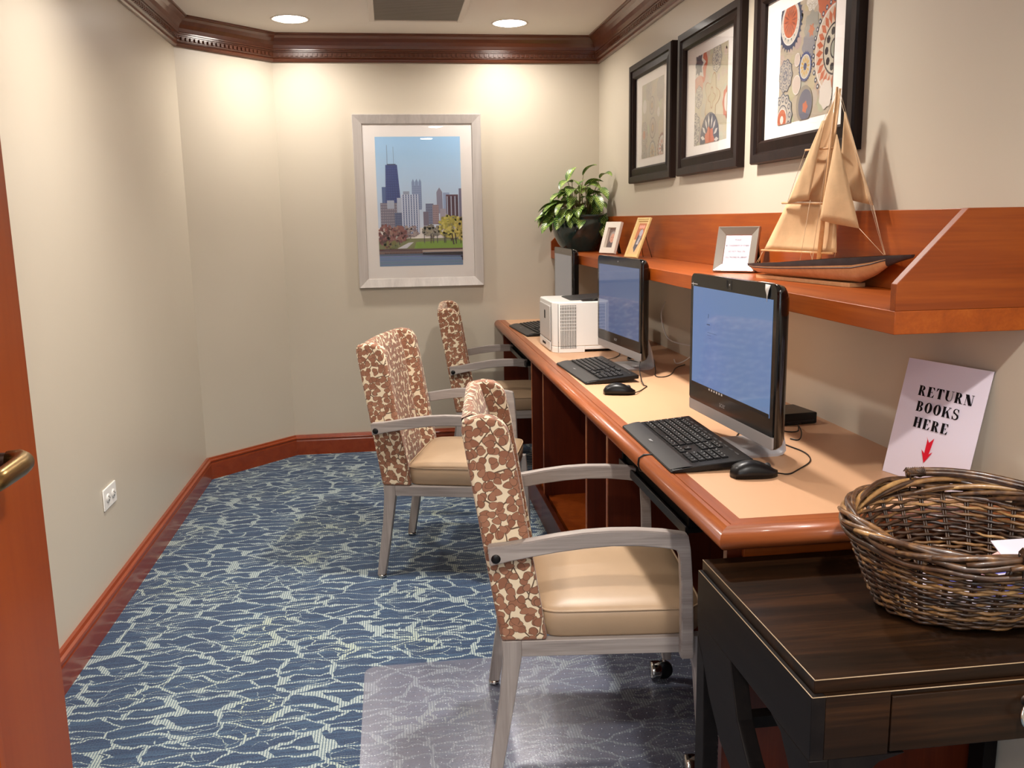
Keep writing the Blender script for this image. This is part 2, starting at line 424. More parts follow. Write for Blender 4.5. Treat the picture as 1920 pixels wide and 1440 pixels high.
    def grid(s, P, m, smooth=True, uv=False, flip=False):
        mi = s.mi(m); V = [[s.bm.verts.new(p) for p in r] for r in P]
        L = s.bm.loops.layers.uv.get('UVMap') or (s.bm.loops.layers.uv.new('UVMap') if uv else None)
        nr, nc = len(P), len(P[0])
        for i in range(nr - 1):
            for j in range(nc - 1):
                ix = [(i, j), (i, j + 1), (i + 1, j + 1), (i + 1, j)]
                if flip: ix = ix[::-1]
                f = s.face([V[a][b_] for a, b_ in ix], mi, smooth)
                if uv and f:
                    for l, (a, b_) in zip(f.loops, ix): l[L].uv = (b_ / (nc - 1), a / (nr - 1))
        return s
    def add_mesh(s, me, m, T):
        mi = s.mi(m); vs = [s.bm.verts.new(T @ v.co) for v in me.vertices]
        for p in me.polygons: s.face([vs[i] for i in p.vertices], mi)
        return s
    def build(s, name, parent=None, loc=(0, 0, 0), rz=0., boxuv=False, recalc=True, solid=0.):
        if recalc: bmesh.ops.recalc_face_normals(s.bm, faces=s.bm.faces)
        if boxuv:
            L = s.bm.loops.layers.uv.get('UVMap') or s.bm.loops.layers.uv.new('UVMap')
            for f in s.bm.faces:
                n = f.normal; a = max(range(3), key=lambda i: abs(n[i]))
                for l in f.loops:
                    c = l.vert.co
                    l[L].uv = (c.y + 3.3, c.z) if a == 0 else ((c.x, c.z) if a == 1 else (c.x + 1.7, c.y))
        me = bpy.data.meshes.new(name); s.bm.to_mesh(me); s.bm.free()
        for m in s.mats: me.materials.append(m)
        o = bpy.data.objects.new(name, me); COL.objects.link(o)
        o.location = loc; o.rotation_euler = (0, 0, rz)
        if parent: o.parent = parent
        if solid:
            md = o.modifiers.new('thickness', 'SOLIDIFY'); md.thickness = solid; md.offset = 0
        return o

def tag(o, label, cat, group=None, kind=None):
    if label: o['label'] = label
    if cat: o['category'] = cat
    if group: o['group'] = group
    if kind: o['kind'] = kind
    return o
def thing(name, label, cat, loc=(0, 0, 0), rz=0., group=None):
    o = bpy.data.objects.new(name, None); COL.objects.link(o); o.empty_display_size = .1
    o.location = loc; o.rotation_euler = (0, 0, rz)
    return tag(o, label, cat, group)
def struct(o): o['kind'] = 'structure'; return o
def copy_tree(o, parent=None):
    c = o.copy(); COL.objects.link(c); c.parent = parent
    for ch in [x for x in list(COL.objects) if x.parent == o]: copy_tree(ch, c)
    return c

def text_mesh(body, size=1.):
    cu = bpy.data.curves.new('lettering', 'FONT'); cu.body = body; cu.size = size; cu.align_x = 'CENTER'; cu.resolution_u = 2
    to = bpy.data.objects.new('lettering', cu); COL.objects.link(to)
    bpy.context.view_layer.update()
    me = bpy.data.meshes.new_from_object(to)
    bpy.data.objects.remove(to); bpy.data.curves.remove(cu)
    return me

class Art:
    """flat printed picture: coloured shapes layered on one sheet (u right, v up)"""
    def __init__(s, O, U, V, w, h):
        s.bm = bmesh.new(); s.c = s.bm.loops.layers.float_color.new('ink'); s.O = Vector(O); s.U = Vector(U); s.V = Vector(V); s.w = w; s.h = h
        s.N = s.U.cross(s.V).normalized(); s.k = 0; s.auto = True; s.gain = 1.
    def layer(s): s.k += 1; s.auto = False
    def poly(s, pts, col):
        if s.auto: s.k += 1
        off = s.N * (.00003 * s.k)
        p2 = clip(pts, s.w, s.h)
        if len(p2) < 3: return
        try: f = s.bm.faces.new([s.bm.verts.new(s.O + s.U * x + s.V * y + off) for x, y in p2])
        except ValueError: return
        c = tuple(q * s.gain for q in lin(*col)[:3]) + (1.,)
        for l in f.loops: l[s.c] = c
    def rect(s, x0, y0, x1, y1, col): s.poly([(x0, y0), (x1, y0), (x1, y1), (x0, y1)], col)
    def disc(s, cx, cy, r, col, n=28, ry=None, wob=0., lobes=0):
        ry = ry or r
        s.poly([(cx + r * (1 + wob * math.cos(lobes * t)) * math.cos(t), cy + ry * (1 + wob * math.cos(lobes * t)) * math.sin(t)) for t in [2 * PI * i / n for i in range(n)]], col)
    def petals(s, cx, cy, r0, r1, n, w, col, ph=0.):
        for i in range(n):
            t = 2 * PI * i / n + ph; d = (math.cos(t), math.sin(t)); q = (-d[1], d[0]); rm = (r0 * .45 + r1 * .55)
            s.poly([(cx + d[0] * r0, cy + d[1] * r0), (cx + d[0] * rm + q[0] * w, cy + d[1] * rm + q[1] * w), (cx + d[0] * r1, cy + d[1] * r1), (cx + d[0] * rm - q[0] * w, cy + d[1] * rm - q[1] * w)], col)
    def dots(s, cx, cy, r, n, rd, col):
        for i in range(n):
            t = 2 * PI * i / n; s.disc(cx + r * math.cos(t), cy + r * math.sin(t), rd, col, 7)
    def build(s, name, parent, mat='ink'):
        me = bpy.data.meshes.new(name); s.bm.to_mesh(me); s.bm.free(); me.materials.append(M[mat])
        o = bpy.data.objects.new(name, me); COL.objects.link(o); o.parent = parent; return o

def clip(pts, w, h):
    def cut(P, inside, inter):
        out = []
        for i in range(len(P)):
            a, b = P[i - 1], P[i]
            if inside(b):
                if not inside(a): out.append(inter(a, b))
                out.append(b)
            elif inside(a): out.append(inter(a, b))
        return out
    def ix(c): return lambda a, b: (c, a[1] + (b[1] - a[1]) * (c - a[0]) / (b[0] - a[0]))
    def iy(c): return lambda a, b: (a[0] + (b[0] - a[0]) * (c - a[1]) / (b[1] - a[1]), c)
    P = list(pts)
    for ins, it in ((lambda p: p[0] >= 0, ix(0)), (lambda p: p[0] <= w, ix(w)), (lambda p: p[1] >= 0, iy(0)), (lambda p: p[1] <= h, iy(h))):
        if P: P = cut(P, ins, it)
    return P

# ------------------------------------------------------------------ the room
YB = -3.2
WALL = [(LX, YB), (LX, 4.86), (-.60, BY), (WX, BY), (WX, YB)]           # inner wall line
def wall(name, a, b, out):
    mb = MB(); (x0, y0), (x1, y1) = a, b; ox, oy = out
    mb.prism([(x0, y0), (x1, y1), (x1 + ox, y1 + oy), (x0 + ox, y0 + oy)], 2, 0, CZ + .1, 'wall')
    return struct(mb.build(name))
wall('wall_left', WALL[0], WALL[1], (-.12, 0)); wall('wall_angled', (LX, 4.86), (-.60, BY), (-.12, .08))
wall('wall_back', (-.62, BY), (WX + .12, BY), (0, .12)); wall('wall_right', WALL[3], WALL[4], (.12, 0))
wall('wall_front', (WX + .12, YB), (LX - .12, YB), (0, -.12))
struct(MB().box(LX - .12, WX + .12, YB - .1, BY + .12, -.05, 0, 'carpet').build('floor'))

def offset_line(line, d):
    out = []
    for i, p in enumerate(line):
        ns = []
        for a, b in ((i - 1, i), (i, i + 1)):
            if 0 <= a and b < len(line):
                v = Vector((line[b][0] - line[a][0], line[b][1] - line[a][1])).normalized(); ns.append(Vector((v.y, -v.x)))
        if len(ns) == 2:
            bis = (ns[0] + ns[1]).normalized(); k = d / bis.dot(ns[0])
        else: bis = ns[0]; k = d
        out.append((p[0] + bis.x * k, p[1] + bis.y * k))
    return out
def moulding(prof, m, names, teeth=None):
    """sweep a (distance from wall, z) profile along the wall line, one object per run with mitred ends"""
    lines = [offset_line(WALL, d) for d, z in prof]
    obs = []
    for i, nm in enumerate(names):
        mb = MB(); mi = mb.mi(m)
        A = [mb.bm.verts.new((lines[k][i][0], lines[k][i][1], prof[k][1])) for k in range(len(prof))]
        B = [mb.bm.verts.new((lines[k][i + 1][0], lines[k][i + 1][1], prof[k][1])) for k in range(len(prof))]
        for k in range(len(prof)): mb.face([A[k], A[(k + 1) % len(prof)], B[(k + 1) % len(prof)], B[k]], mi)
        mb.face(A, mi); mb.face(B[::-1], mi)
        if teeth:
            d0, d1, z0, z1, step, wd = teeth
            a = offset_line(WALL, d0)[i]; b = offset_line(WALL, d0)[i + 1]
            v = Vector((b[0] - a[0], b[1] - a[1])); L = v.length; v.normalize(); n = Vector((v.y, -v.x))
            q = step * .6
            while q < L - wd:
                p = Vector(a) + v * q
                c = [p, p + v * wd, p + v * wd + n * (d1 - d0), p + n * (d1 - d0)]
                mb.prism([(t.x, t.y) for t in c], 2, z0, z1, m); q += step
        obs.append(struct(mb.build(nm)))
    return obs
moulding([(0, 0), (.024, 0), (.024, .082), (.021, .088), (.021, .094), (.026, .098), (.024, .104), (.016, .108), (.012, .117), (0, .117)], 'base',
         ['baseboard_left', 'baseboard_angled', 'baseboard_back', 'baseboard_right'])
zc = CZ
moulding([(0, zc - .142), (.012, zc - .142), (.018, zc - .136), (.020, zc - .128), (.016, zc - .124), (.026, zc - .118), (.026, zc - .094),
          (.030, zc - .092), (.030, zc - .086), (.036, zc - .084), (.036, zc - .078), (.032, zc - .074), (.034, zc - .058), (.042, zc - .040), (.056, zc - .024),
          (.070, zc - .014), (.072, zc - .010), (.080, zc - .008), (.080, zc), (0, zc)], 'crown',
         ['trim_1', 'trim_2', 'trim_3', 'trim_4'], teeth=(.0255, .035, zc - .1135, zc - .098, .026, .014))

# ceiling with real openings for the recessed lamps
LAMPS = [(-.452, 4.90), (.671, 4.94), (-.45, 2.9), (.60, 2.9), (-.45, .4), (.55, .37), (-.45, -1.07), (.51, -1.07)]
def ceiling():
    mb = MB(); mi = mb.mi('ceiling')
    xs = sorted({LX - .12, WX + .12} | {c[0] + s * .11 for c in LAMPS for s in (-1, 1)})
    # one strip per lamp row, square cells punched with a round hole
    rows = sorted({round(c[1], 2) for c in LAMPS})
    def quad(x0, x1, y0, y1):
        mb.face([mb.bm.verts.new(p) for p in ((x0, y0, CZ), (x0, y1, CZ), (x1, y1, CZ), (x1, y0, CZ))], mi)
    bands = [(4.92, [LAMPS[0], LAMPS[1]]), (2.9, LAMPS[2:4]), (.385, LAMPS[4:6]), (-1.07, LAMPS[6:8])]
    y = BY + .12
    for cy, ls in bands:
        quad(LX - .12, WX + .12, cy + .14, y); y = cy - .14
        x = LX - .12
        for lx, ly in sorted(ls):
            quad(x, lx - .11, cy - .14, cy + .14); x = lx + .11
            n = 32; inner = [(lx + .08 * math.cos(2 * PI * k / n), ly + .08 * math.sin(2 * PI * k / n)) for k in range(n)]
            def sq(k):
                t = 2 * PI * k / n; c, s_ = math.cos(t), math.sin(t); q = .11 / max(abs(c), abs(s_))
                return (lx + q * c, cy + (.14 / .11) * q * s_)
            for k in range(n):
                a, b = inner[k], inner[(k + 1) % n]; c, d = sq(k + 1), sq(k)
                mb.face([mb.bm.verts.new((*p, CZ)) for p in (a, b, c, d)], mi)
        quad(x, WX + .12, cy - .14, cy + .14)
    quad(LX - .12, WX + .12, YB - .12, y)
    mb.box(LX - .12, WX + .12, YB - .12, BY + .12, CZ + .14, CZ + .18, 'ceiling')
    return struct(mb.build('ceiling', recalc=False))
ceiling()
def add_light(name, loc, energy, size, col=(1, .9, .78), spot=None, blend=.6):
    L = bpy.data.lights.new(name, 'SPOT' if spot else 'AREA'); L.energy = energy; L.color = col
    if spot: L.spot_size = math.radians(spot); L.spot_blend = blend; L.shadow_soft_size = size
    else: L.shape = 'DISK'; L.size = size
    o = bpy.data.objects.new(name, L); COL.objects.link(o); o.location = loc; return o
PW = [4.0, 3.8, 7.5, 14, 6.5, 15, 7, 9]
LAB = ['round recessed ceiling lamp nearer the angled left corner', 'round recessed ceiling lamp nearer the right wall'] + ['round recessed ceiling lamp out over the room'] * 6
for i, (lx, ly) in enumerate(LAMPS):
    t = thing('ceiling_lamp', LAB[i], 'lamp', (lx, ly, CZ), 0, 'recessed ceiling lamps')
    MB().lathe([(.079, .05), (.081, -.001), (.096, -.004), (.098, -.001), (.098, .0)], 'trimwhite').build('trim_ring', t)
    MB().lathe([(.0, -.010), (.055, -.009), (.074, -.004), (.079, .004), (.079, .03), (0, .031)], 'lampglow').build('lens', t)
    o = add_light('downlight', (lx, ly, CZ - .0125), PW[i], .11, (1., .93, .85))
    o.data.spread = math.radians(155 if i < 2 else 138)

# glowing window added to the left wall behind the camera for cool fill
w1 = thing('fill_window_1', None, None, (0, 0, 0)); struct(w1)
MB().box(LX + .004, LX + .010, -2.7, -1.1, .95, 2.05, 'cool_fill').build('fill_window_pane', w1)
mb = MB()
for a in ((-2.76, -2.7, .89, 2.11), (-1.1, -1.04, .89, 2.11), (-2.7, -1.1, .89, .95), (-2.7, -1.1, 2.05, 2.11), (-1.92, -1.88, .95, 2.05)): mb.box(LX, LX + .03, a[0], a[1], a[2], a[3], 'white', .003)
mb.build('fill_window_frame', w1)
# air vent in the ceiling
v = thing('ceiling_vent', 'rectangular slatted air vent in the ceiling between the two round lamps', 'vent', (0, 0, CZ))
MB().box(-.03, .39, 4.28, 4.86, -.004, .0, 'darkslot').build('backing', v)
fr = MB()
for a in ((-.058, -.03, 4.25, 4.89), (.39, .418, 4.25, 4.89)): fr.box(*a, -.012, 0, 'trimwhite', .003)
for a in ((-.03, .39, 4.86, 4.89), (-.03, .39, 4.25, 4.28)): fr.box(*a, -.012, 0, 'trimwhite', .003)
fr.build('frame', v)
sl = MB(); y = 4.29
while y < 4.855:
    sl.box(-.03, .39, y, y + .009, -.009, -.003, 'vent'); y += .0135
sl.build('slat_panel', v)

# door leaf standing open at the left, nearly parallel to the left wall
d = thing('door_1', None, None, (0, 0, 0)); struct(d)
mb = MB(); mb.box(-.655, -.615, .70, 1.597, .008, 2.1, 'door_wood', .002)
mb.build('door_leaf', d)
mb = MB()
for z0, z1 in ((.22, .66), (1.10, 1.95)):
    for (ya, yb, za, zb) in ((.84, 1.335, z1 - .02, z1), (.84, 1.335, z0, z0 + .02), (.84, .86, z0, z1), (1.315, 1.335, z0, z1)):
        mb.box(-.617, -.609, ya, yb, za, zb, 'door_wood', .003)
mb.build('panel_moulding', d)
h = MB()
h.lathe([(0, 0), (.030, 0), (.032, .003), (.030, .009), (.014, .012), (0, .012)], 'bronze', (-.615, 1.385, 1.010), axis=0, n=36)
h.lathe([(.012, .0), (.012, .045)], 'bronze', (-.607, 1.385, 1.010), axis=0, n=20)
rose = h.build('handle_rosette', d)
MB().tube([(-.575, 1.385, 1.010), (-.558, 1.383, 1.010), (-.548, 1.371, 1.010), (-.546, 1.348, 1.009), (-.5465, 1.29, 1.008), (-.549, 1.25, 1.007)],
          [.013, .0145, .0145, .014, .013, .012], 'brass', 14, sq=1.15).build('lever', rose)

# wall outlet on the left wall
t = thing('wall_outlet', 'white double outlet plate low on the left wall', 'outlet', (LX, 3.225, .413))
MB().box(0, .006, -.070, .070, -.038, .038, 'white', .003).build('cover_plate', t)
for sy in (-.030, .030):
    mb = MB(); mb.lathe([(0, 0), (.017, 0), (.0175, .003), (.016, .0045), (0, .0045)], 'white', (.005, sy, 0), axis=0, n=20, sy=.9)
    r = mb.build('receptacle', t)
    mb = MB()
    for dz in (-.007, .007): mb.box(.0092, .0105, sy - .005, sy + .004, dz - .0012, dz + .0012, 'darkslot')
    mb.box(.0092, .0105, sy + .007, sy + .011, -.002, .002, 'darkslot'); mb.build('slot', r)

# ------------------------------------------------------------------ built-in desk
FX, NY = .600, 1.565
desk = thing('built_in_desk', 'long built-in cherry desk with cream top along the right wall', 'desk')
MB().box(.664, WX, NY + .062, BY, .735, DT, 'laminate').build('desk_top', desk)
eprof = [(0, .735), (0, .722), (.006, .714), (.020, .714)]                     # outer distance, z
def edging():
    # flat inlay border, then a rounded nosing with a small groove between
    prof = [(.064, .7605), (.036, .7605), (.035, .758), (.033, .758), (.032, .7615), (.022, .7615), (.012, .759), (.004, .752), (.0, .742), (.001, .731), (.006, .722), (.014, .716), (.024, .714), (.064, .714)]
    for run in (0, 1):
        mb = MB(); m = mb.mi('edge' if run == 0 else 'edge_x'); A = []; B = []
        for dd, z in prof:
            corner = (FX + dd, NY + dd, z)
            A.append(mb.bm.verts.new((FX + dd, BY, z) if run == 0 else corner)); B.append(mb.bm.verts.new(corner if run == 0 else (WX, NY + dd, z)))
        n = len(prof)
        for k in range(n): mb.face([A[k], A[(k + 1) % n], B[(k + 1) % n], B[k]], m, 4 < k < 12)
        mb.face(A, m); mb.face(B[::-1], m); mb.build('front_edging' if run == 0 else 'end_edging', desk)
edging()
for i, y in enumerate((4.20, 3.87, 2.975, 2.67)):
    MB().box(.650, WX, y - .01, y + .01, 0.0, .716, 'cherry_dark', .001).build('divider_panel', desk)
    MB().box(.6475, .650, y - .01, y + .01, 0.0, .716, 'edge').build('panel_edge_strip', desk)
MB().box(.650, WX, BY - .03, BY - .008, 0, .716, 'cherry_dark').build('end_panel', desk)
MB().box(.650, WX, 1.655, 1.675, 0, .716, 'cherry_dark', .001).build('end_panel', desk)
MB().box(.68, WX, 1.64, 1.655, .672, .716, 'cherry_x_shaded', .002).build('end_apron', desk)
MB().box(.665, WX, 2.68, 4.19, .10, .12, 'cherry_z').build('bottom_shelf', desk)
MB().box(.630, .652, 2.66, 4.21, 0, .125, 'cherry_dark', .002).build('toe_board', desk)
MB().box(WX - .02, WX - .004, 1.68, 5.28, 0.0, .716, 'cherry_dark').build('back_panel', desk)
for y0, y1 in ((1.93, 2.55), (4.42, 5.06)):
    tr = MB(); tr.box(.662, .98, y0, y1, .622, .634, 'matt_black', .003)
    tr.box(.672, .69, y0 + .018, y1 - .018, .634, .712, 'matt_black')  # black filler box painting the shade between tray and desk top
    o = tr.build('keyboard_tray', desk)
    MB().box(.655, .664, y0, y1, .616, .640, 'black', .002).build('tray_lip', o)
    for yy in (y0, y1 - .018): MB().box(.664, 1.0, yy, yy + .018, .636, .714, 'matt_black', .002).build('tray_runner', o)

# ------------------------------------------------------------------ wall shelf
sh = thing('ledge_shelf', 'long cherry shelf with raised back and slanted ends above the desk', 'shelf')
SX = .945
MB().box(SX, WX, 1.592, BY, 1.121, ST, 'cherry', .0015).build('shelf_board', sh)
MB().box(WX - .02, WX, 1.612, BY - .02, ST, 1.357, 'cherry', .0015).build('back_board', sh)
for y in (1.592, BY - .02):
    MB().prism([(SX, ST), (SX, 1.217), (1.081, 1.357), (WX, 1.357), (WX, ST)], 1, y, y + .02, 'cherry_x_shaded', .0012).build('end_board', sh)
# (prism axis 1 keeps the outline in x,z)

# ------------------------------------------------------------------ chair mat
mb = MB()
def rrect(x0, x1, y0, y1, r, n=6):
    P = []
    for cx, cy, a0 in ((x1 - r, y1 - r, 0), (x0 + r, y1 - r, 90), (x0 + r, y0 + r, 180), (x1 - r, y0 + r, 270)):
        for k in range(n + 1):
            t = math.radians(a0 + 90 * k / n); P.append((cx + r * math.cos(t), cy + r * math.sin(t)))
    return P
MATP = rrect(-.128, 1.0, 1.69, 2.608, .04)
mb.prism(MATP, 2, .0006, .0030, 'vinyl')
cm = mb.build('chair_mat')
tag(cm, 'clear vinyl chair mat on the blue carpet under the nearest chair', 'floor mat')
mb = MB(); k = 0
yy = 1.71
while yy < 2.59:
    xx = -.105 + (.014 if k % 2 else 0)
    while xx < .98:
        mb.lathe([(.0013, 0), (.0009, .0008), (0, .001)], 'stud', (xx, yy, .003), n=5); xx += .028
    yy += .028; k += 1
st = mb.build('stud_pattern', cm); st['kind'] = 'stuff'

# ------------------------------------------------------------------ chairs
def make_chair(label):
    t = thing('armchair', label, 'chair', group='leaf print armchairs at the desk')
    def xb(z): return .016 - (z - .372) * .158
    # wings
    for s in (1, -1):
        P = [(xb(.372), .372)]
        P += [(xb(z), z) for z in (.5, .65, .8, .88)]
        P += [(xb(.895) + .004, .897), (xb(.9) + .012, .905), (xb(.9) + .05, .912), (xb(.9) + .078, .908), (xb(.9) + .098, .896), (xb(.88) + .107, .875)]
        P += [(xb(z) + .110, z) for z in (.8, .65, .5)] + [(.126, .372)]
        mb = MB(); a, b = (.204, .255) if s > 0 else (-.255, -.204)
        mb.prism(P, 1, a, b, 'fabric', .010, 3)
        mb.build('side_wing', t, boxuv=True)
        # welt cord along the wing's front edge
        w = MB(); w.tube([(xb(z) + .104, s * .247, z) for z in (.375, .5, .65, .8, .87)], .0035, 'fabric', 6); w.build('welt', t, boxuv=True)
    # inner back: slightly hollow panel between the wings
    mb = MB(); P = []
    for i in range(15):
        z = .375 + (.905 - .375) * i / 14; row = []
        for j in range(13):
            y = -.205 + .41 * j / 12; u = (y / .205) ** 2
            row.append((xb(z) + .040 + .014 * u - .006 * max(0, (i - 12)) , y, z))
        P.append(row)
    top = [[(xb(.905) + .004, r[1], .902 - .002) for r in P[-1]]]
    back = [[(xb(z), -.205 + .41 * j / 12, z) for j in range(13)] for z in (.86, .7, .5, .375)]
    mb.grid(P + [[(p[0] - .015, p[1], p[2] + .004) for p in P[-1]]] + top + back + [P[0]], 'fabric')
    bm = mb.bm
    mb.build('backrest', t, boxuv=True)
    # seat cushion
    mb = MB()
    def sq(zz, grow, dome=0):
        R = []
        for k in range(48):
            a = 2 * PI * k / 48; c, s_ = math.cos(a), math.sin(a); e = .22
            x = .300 + (.196 + grow) * math.copysign(abs(c) ** e, c); y = (.243 + grow) * math.copysign(abs(s_) ** e, s_)
            if x < .3: x = .3 - (.3 - x) * (1.0)
            R.append((x, y, zz))
        return R
    mb.rings([sq(.373, -.006), sq(.380, 0), sq(.420, .003), sq(.436, 0), sq(.446, -.012), sq(.455, -.045), sq(.462, -.1), sq(.465, -.15), sq(.466, -.19)], 'leather')
    seat = mb.build('seat', t)
    mb = MB(); mb.tube([(p[0], p[1], .4385) for p in sq(.44, .0005)], .0028, 'leather', 6, closed=True); mb.build('piping', seat)
    # frame rails
    mb = MB()
    for s in (1, -1):
        a, b = (.224, .252) if s > 0 else (-.252, -.224)
        mb.box(.064, .462, a, b, .332, .372, 'chairwood', .002)
    mb.box(.432, .462, -.224, .224, .332, .372, 'chairwood', .002); mb.box(.03, .06, -.224, .224, .332, .372, 'chairwood', .002)
    mb.build('seat_frame', t)
    for s in (1, -1):
        a, b = (.222, .252) if s > 0 else (-.252, -.222)
        mb = MB(); mb.prism([(.018, .372), (.064, .372), (.064, .33), (.046, .22), (.026, .1), (.010, .014), (-.020, .014), (-.008, .1), (.010, .22), (.020, .33)], 1, a, b, 'chairwood_z', .002)
        lg = mb.build('rear_leg', t)
        MB().lathe([(0, 0), (.012, 0), (.017, .004), (.017, .012), (.010, .016), (0, .016)], 'chrome', (-.005, s * .237, 0), n=16).build('glide', lg)
        mb = MB(); mb.prism([(.462, .372), (.500, .372), (.508, .28), (.513, .16), (.516, .066), (.492, .066), (.483, .16), (.474, .28), (.462, .33)], 1, a, b, 'chairwood_z', .002)
        lg = mb.build('front_leg', t)
        c = MB(); c.lathe([(.006, .028), (.006, .07)], 'chrome', (.498, s * .237, 0), n=10)
        c.lathe([(0, -.026), (.024, -.026), (.026, -.022), (.026, .0), (.022, .004)], 'chrome', (.484, s * .237, .0285), axis=0, n=24)
        c.tube([(.500, s * .237, .070), (.497, s * .237, .050), (.489, s * .237, .040)], .006, 'chrome', 8)
        c.build('caster_fork', lg)
        c = MB(); c.lathe([(0, -.010), (.024, -.010), (.0275, -.006), (.0275, .006), (.024, .010), (0, .010)], 'black', (.496, s * .237, .0278), axis=1, n=28)
        c.build('caster_wheel', lg)
        # arm and its post in one piece
        a, b = (.257, .287) if s > 0 else (-.287, -.257)
        top = [(-.010, .617), (.04, .622), (.09, .630), (.151, .640), (.21, .647), (.272, .650), (.33, .649), (.39, .644), (.430, .638), (.446, .634), (.452, .60), (.458, .52), (.461, .43), (.464, .333)]
        bot = [(-.006, .572), (.04, .583), (.09, .592), (.151, .602), (.21, .609), (.272, .613), (.33, .612), (.39, .606), (.412, .602), (.422, .598), (.428, .58), (.432, .52), (.434, .43), (.434, .333)]
        mb = MB(); mi = mb.mi('chairwood')
        V = [[mb.bm.verts.new((p[0], y, p[1])) for p in q] for q in (top, bot) for y in (a, b)]
        ta, tb, ba, bb = V; n = len(top)
        for k in range(n - 1):
            for q in ((ta[k], ta[k + 1], tb[k + 1], tb[k]), (bb[k], bb[k + 1], ba[k + 1], ba[k]), (ta[k + 1], ta[k], ba[k], ba[k + 1]), (tb[k], tb[k + 1], bb[k + 1], bb[k])): mb.face(list(q), mi)
        mb.face([ta[0], tb[0], bb[0], ba[0]], mi); mb.face([tb[-1], ta[-1], ba[-1], bb[-1]], mi)
        bmesh.ops.recalc_face_normals(mb.bm, faces=mb.bm.faces)
        es = [e for e in mb.bm.edges if e.calc_face_angle(0) > .6]
        r = bmesh.ops.bevel(mb.bm, geom=es, offset=.0025, segments=2, affect='EDGES')
        arm = mb.build('armrest', t)
        c = MB(); yb = s * .2865
        c.lathe([(0, 0), (.010, 0), (.011, .0015 * s), (.010, .003 * s), (0, .003 * s)], 'black', (.008, yb, .590), axis=1, n=20); c.build('bolt_cap', arm)
        c = MB(); c.lathe([(.009, .25 * s), (.009, .262 * s)], 'black', (.008, 0, .590), axis=1, n=12, cap=True); c.build('spacer', arm)
    return t
ch1 = make_chair('leaf print armchair nearest the camera, standing partly on the clear mat')
def place(o, rf, deg, z=0.):
    th = math.radians(deg); o.location = (rf[0] + math.sin(th) * .235, rf[1] - math.cos(th) * .235, z); o.rotation_euler.z = th
place(ch1, (.259, 2.443), -6.3, .0034)
ch2 = copy_tree(ch1); place(ch2, (.051, 3.78), -15.4); ch2['label'] = 'leaf print armchair in the middle, turned towards the camera on bare carpet'
ch3 = copy_tree(ch1); ch3.location = (.308, 4.798, 0); ch3.rotation_euler.z = math.radians(-4.5)
ch3['label'] = 'leaf print armchair farthest back, its seat pushed under the desk end'

# ------------------------------------------------------------------ all-in-one computers
def make_monitor(label, screen, loc, deg):
    t = thing('desktop_monitor', label, 'computer', (loc[0], loc[1], DT), math.radians(deg), 'desktop computers on the desk')
    def outline(y0, y1, z0, z1, r):
        P = [(y0 + .006, z0), (y1 - .006, z0), (y1, z0 + .006)]
        for k in range(6):
            a = math.radians(90 * k / 5); P.append((y1 - r + r * math.cos(a), z1 - r + r * math.sin(a)))
        for k in range(6):
            a = math.radians(90 + 90 * k / 5); P.append((y0 + r + r * math.cos(a), z1 - r + r * math.sin(a)))
        return P + [(y0, z0 + .006)]
    W, Z0, Z1 = .50, .062, .438
    mb = MB(); mi = mb.mi('black_gloss'); R = []
    for x, ins in ((0.004, 0), (.012, 0), (.026, .004), (.036, .014), (.044, .05)):
        R.append([(x, y, z) for y, z in outline(ins, W - ins, Z0 + ins * 1.2, Z1 - ins, .022)])
    mb.rings(R, 'black_gloss'); mb.build('housing', t)
    mb = MB()
    mb.prism(outline(.0, W, .092, Z1, .022), 0, -.001, .004, 'black_gloss'); bz = mb.build('bezel', t)
    mb = MB(); mb.prism([(.004, Z0), (W - .004, Z0), (W, Z0 + .004), (W, .0915), (0, .0915), (0, Z0 + .004)], 0, -.001, .004, 'silver', .001); mb.build('chin_strip', t)
    MB().box(-.0018, -.001, .016, W - .018, .134, .404, screen).build('screen', t)
    lg = MB(); T = Matrix.Translation((-.0016, .275, .106)) @ Matrix(((0, 0, -1, 0), (-1, 0, 0, 0), (0, 1, 0, 0), (0, 0, 0, 1)))
    lg.add_mesh(text_mesh('acer', .021), 'silver', T); lg.build('logo', bz, recalc=False)
    cam = MB(); cam.lathe([(0, -.0013), (.003, -.0013), (.003, -.001)], 'silver', (0, .25, .421), axis=0, n=12); cam.build('webcam', bz)
    # one bent metal plate: foot, fold, arm up to the housing
    path = [(.0, .003), (.10, .003), (.112, .006), (.119, .014), (.117, .03), (.106, .08), (.088, .13), (.050, .20)]
    mb = MB(); mi = mb.mi('stand_silver'); V = []
    for i, (x, z) in enumerate(path):
        a = path[max(i - 1, 0)]; b = path[min(i + 1, len(path) - 1)]; d = Vector((b[0] - a[0], b[1] - a[1])).normalized(); n = Vector((-d.y, d.x)) * .003
        V.append([mb.bm.verts.new((x + s * n.x, y, z + s * n.y)) for s, y in ((1, .165), (1, .365), (-1, .365), (-1, .165))])
    for i in range(len(V) - 1):
        for k in range(4): mb.face([V[i][k], V[i][(k + 1) % 4], V[i + 1][(k + 1) % 4], V[i + 1][k]], mi, k in (0, 2))
    mb.face(V[0], mi); mb.face(V[-1][::-1], mi); mb.build('stand', t)
    return t
m1 = make_monitor('black desktop computer with plain blue screen, nearest the camera', 'screen_blue', (.843, 1.891), 3.0)
m2 = make_monitor('black desktop computer between the white printer and the nearest computer', 'screen_mid', (.9055, 3.21), 5.2)
m3 = make_monitor('black desktop computer with grey screen, farthest back behind the white printer', 'screen_grey', (.900, 4.45), -.3)
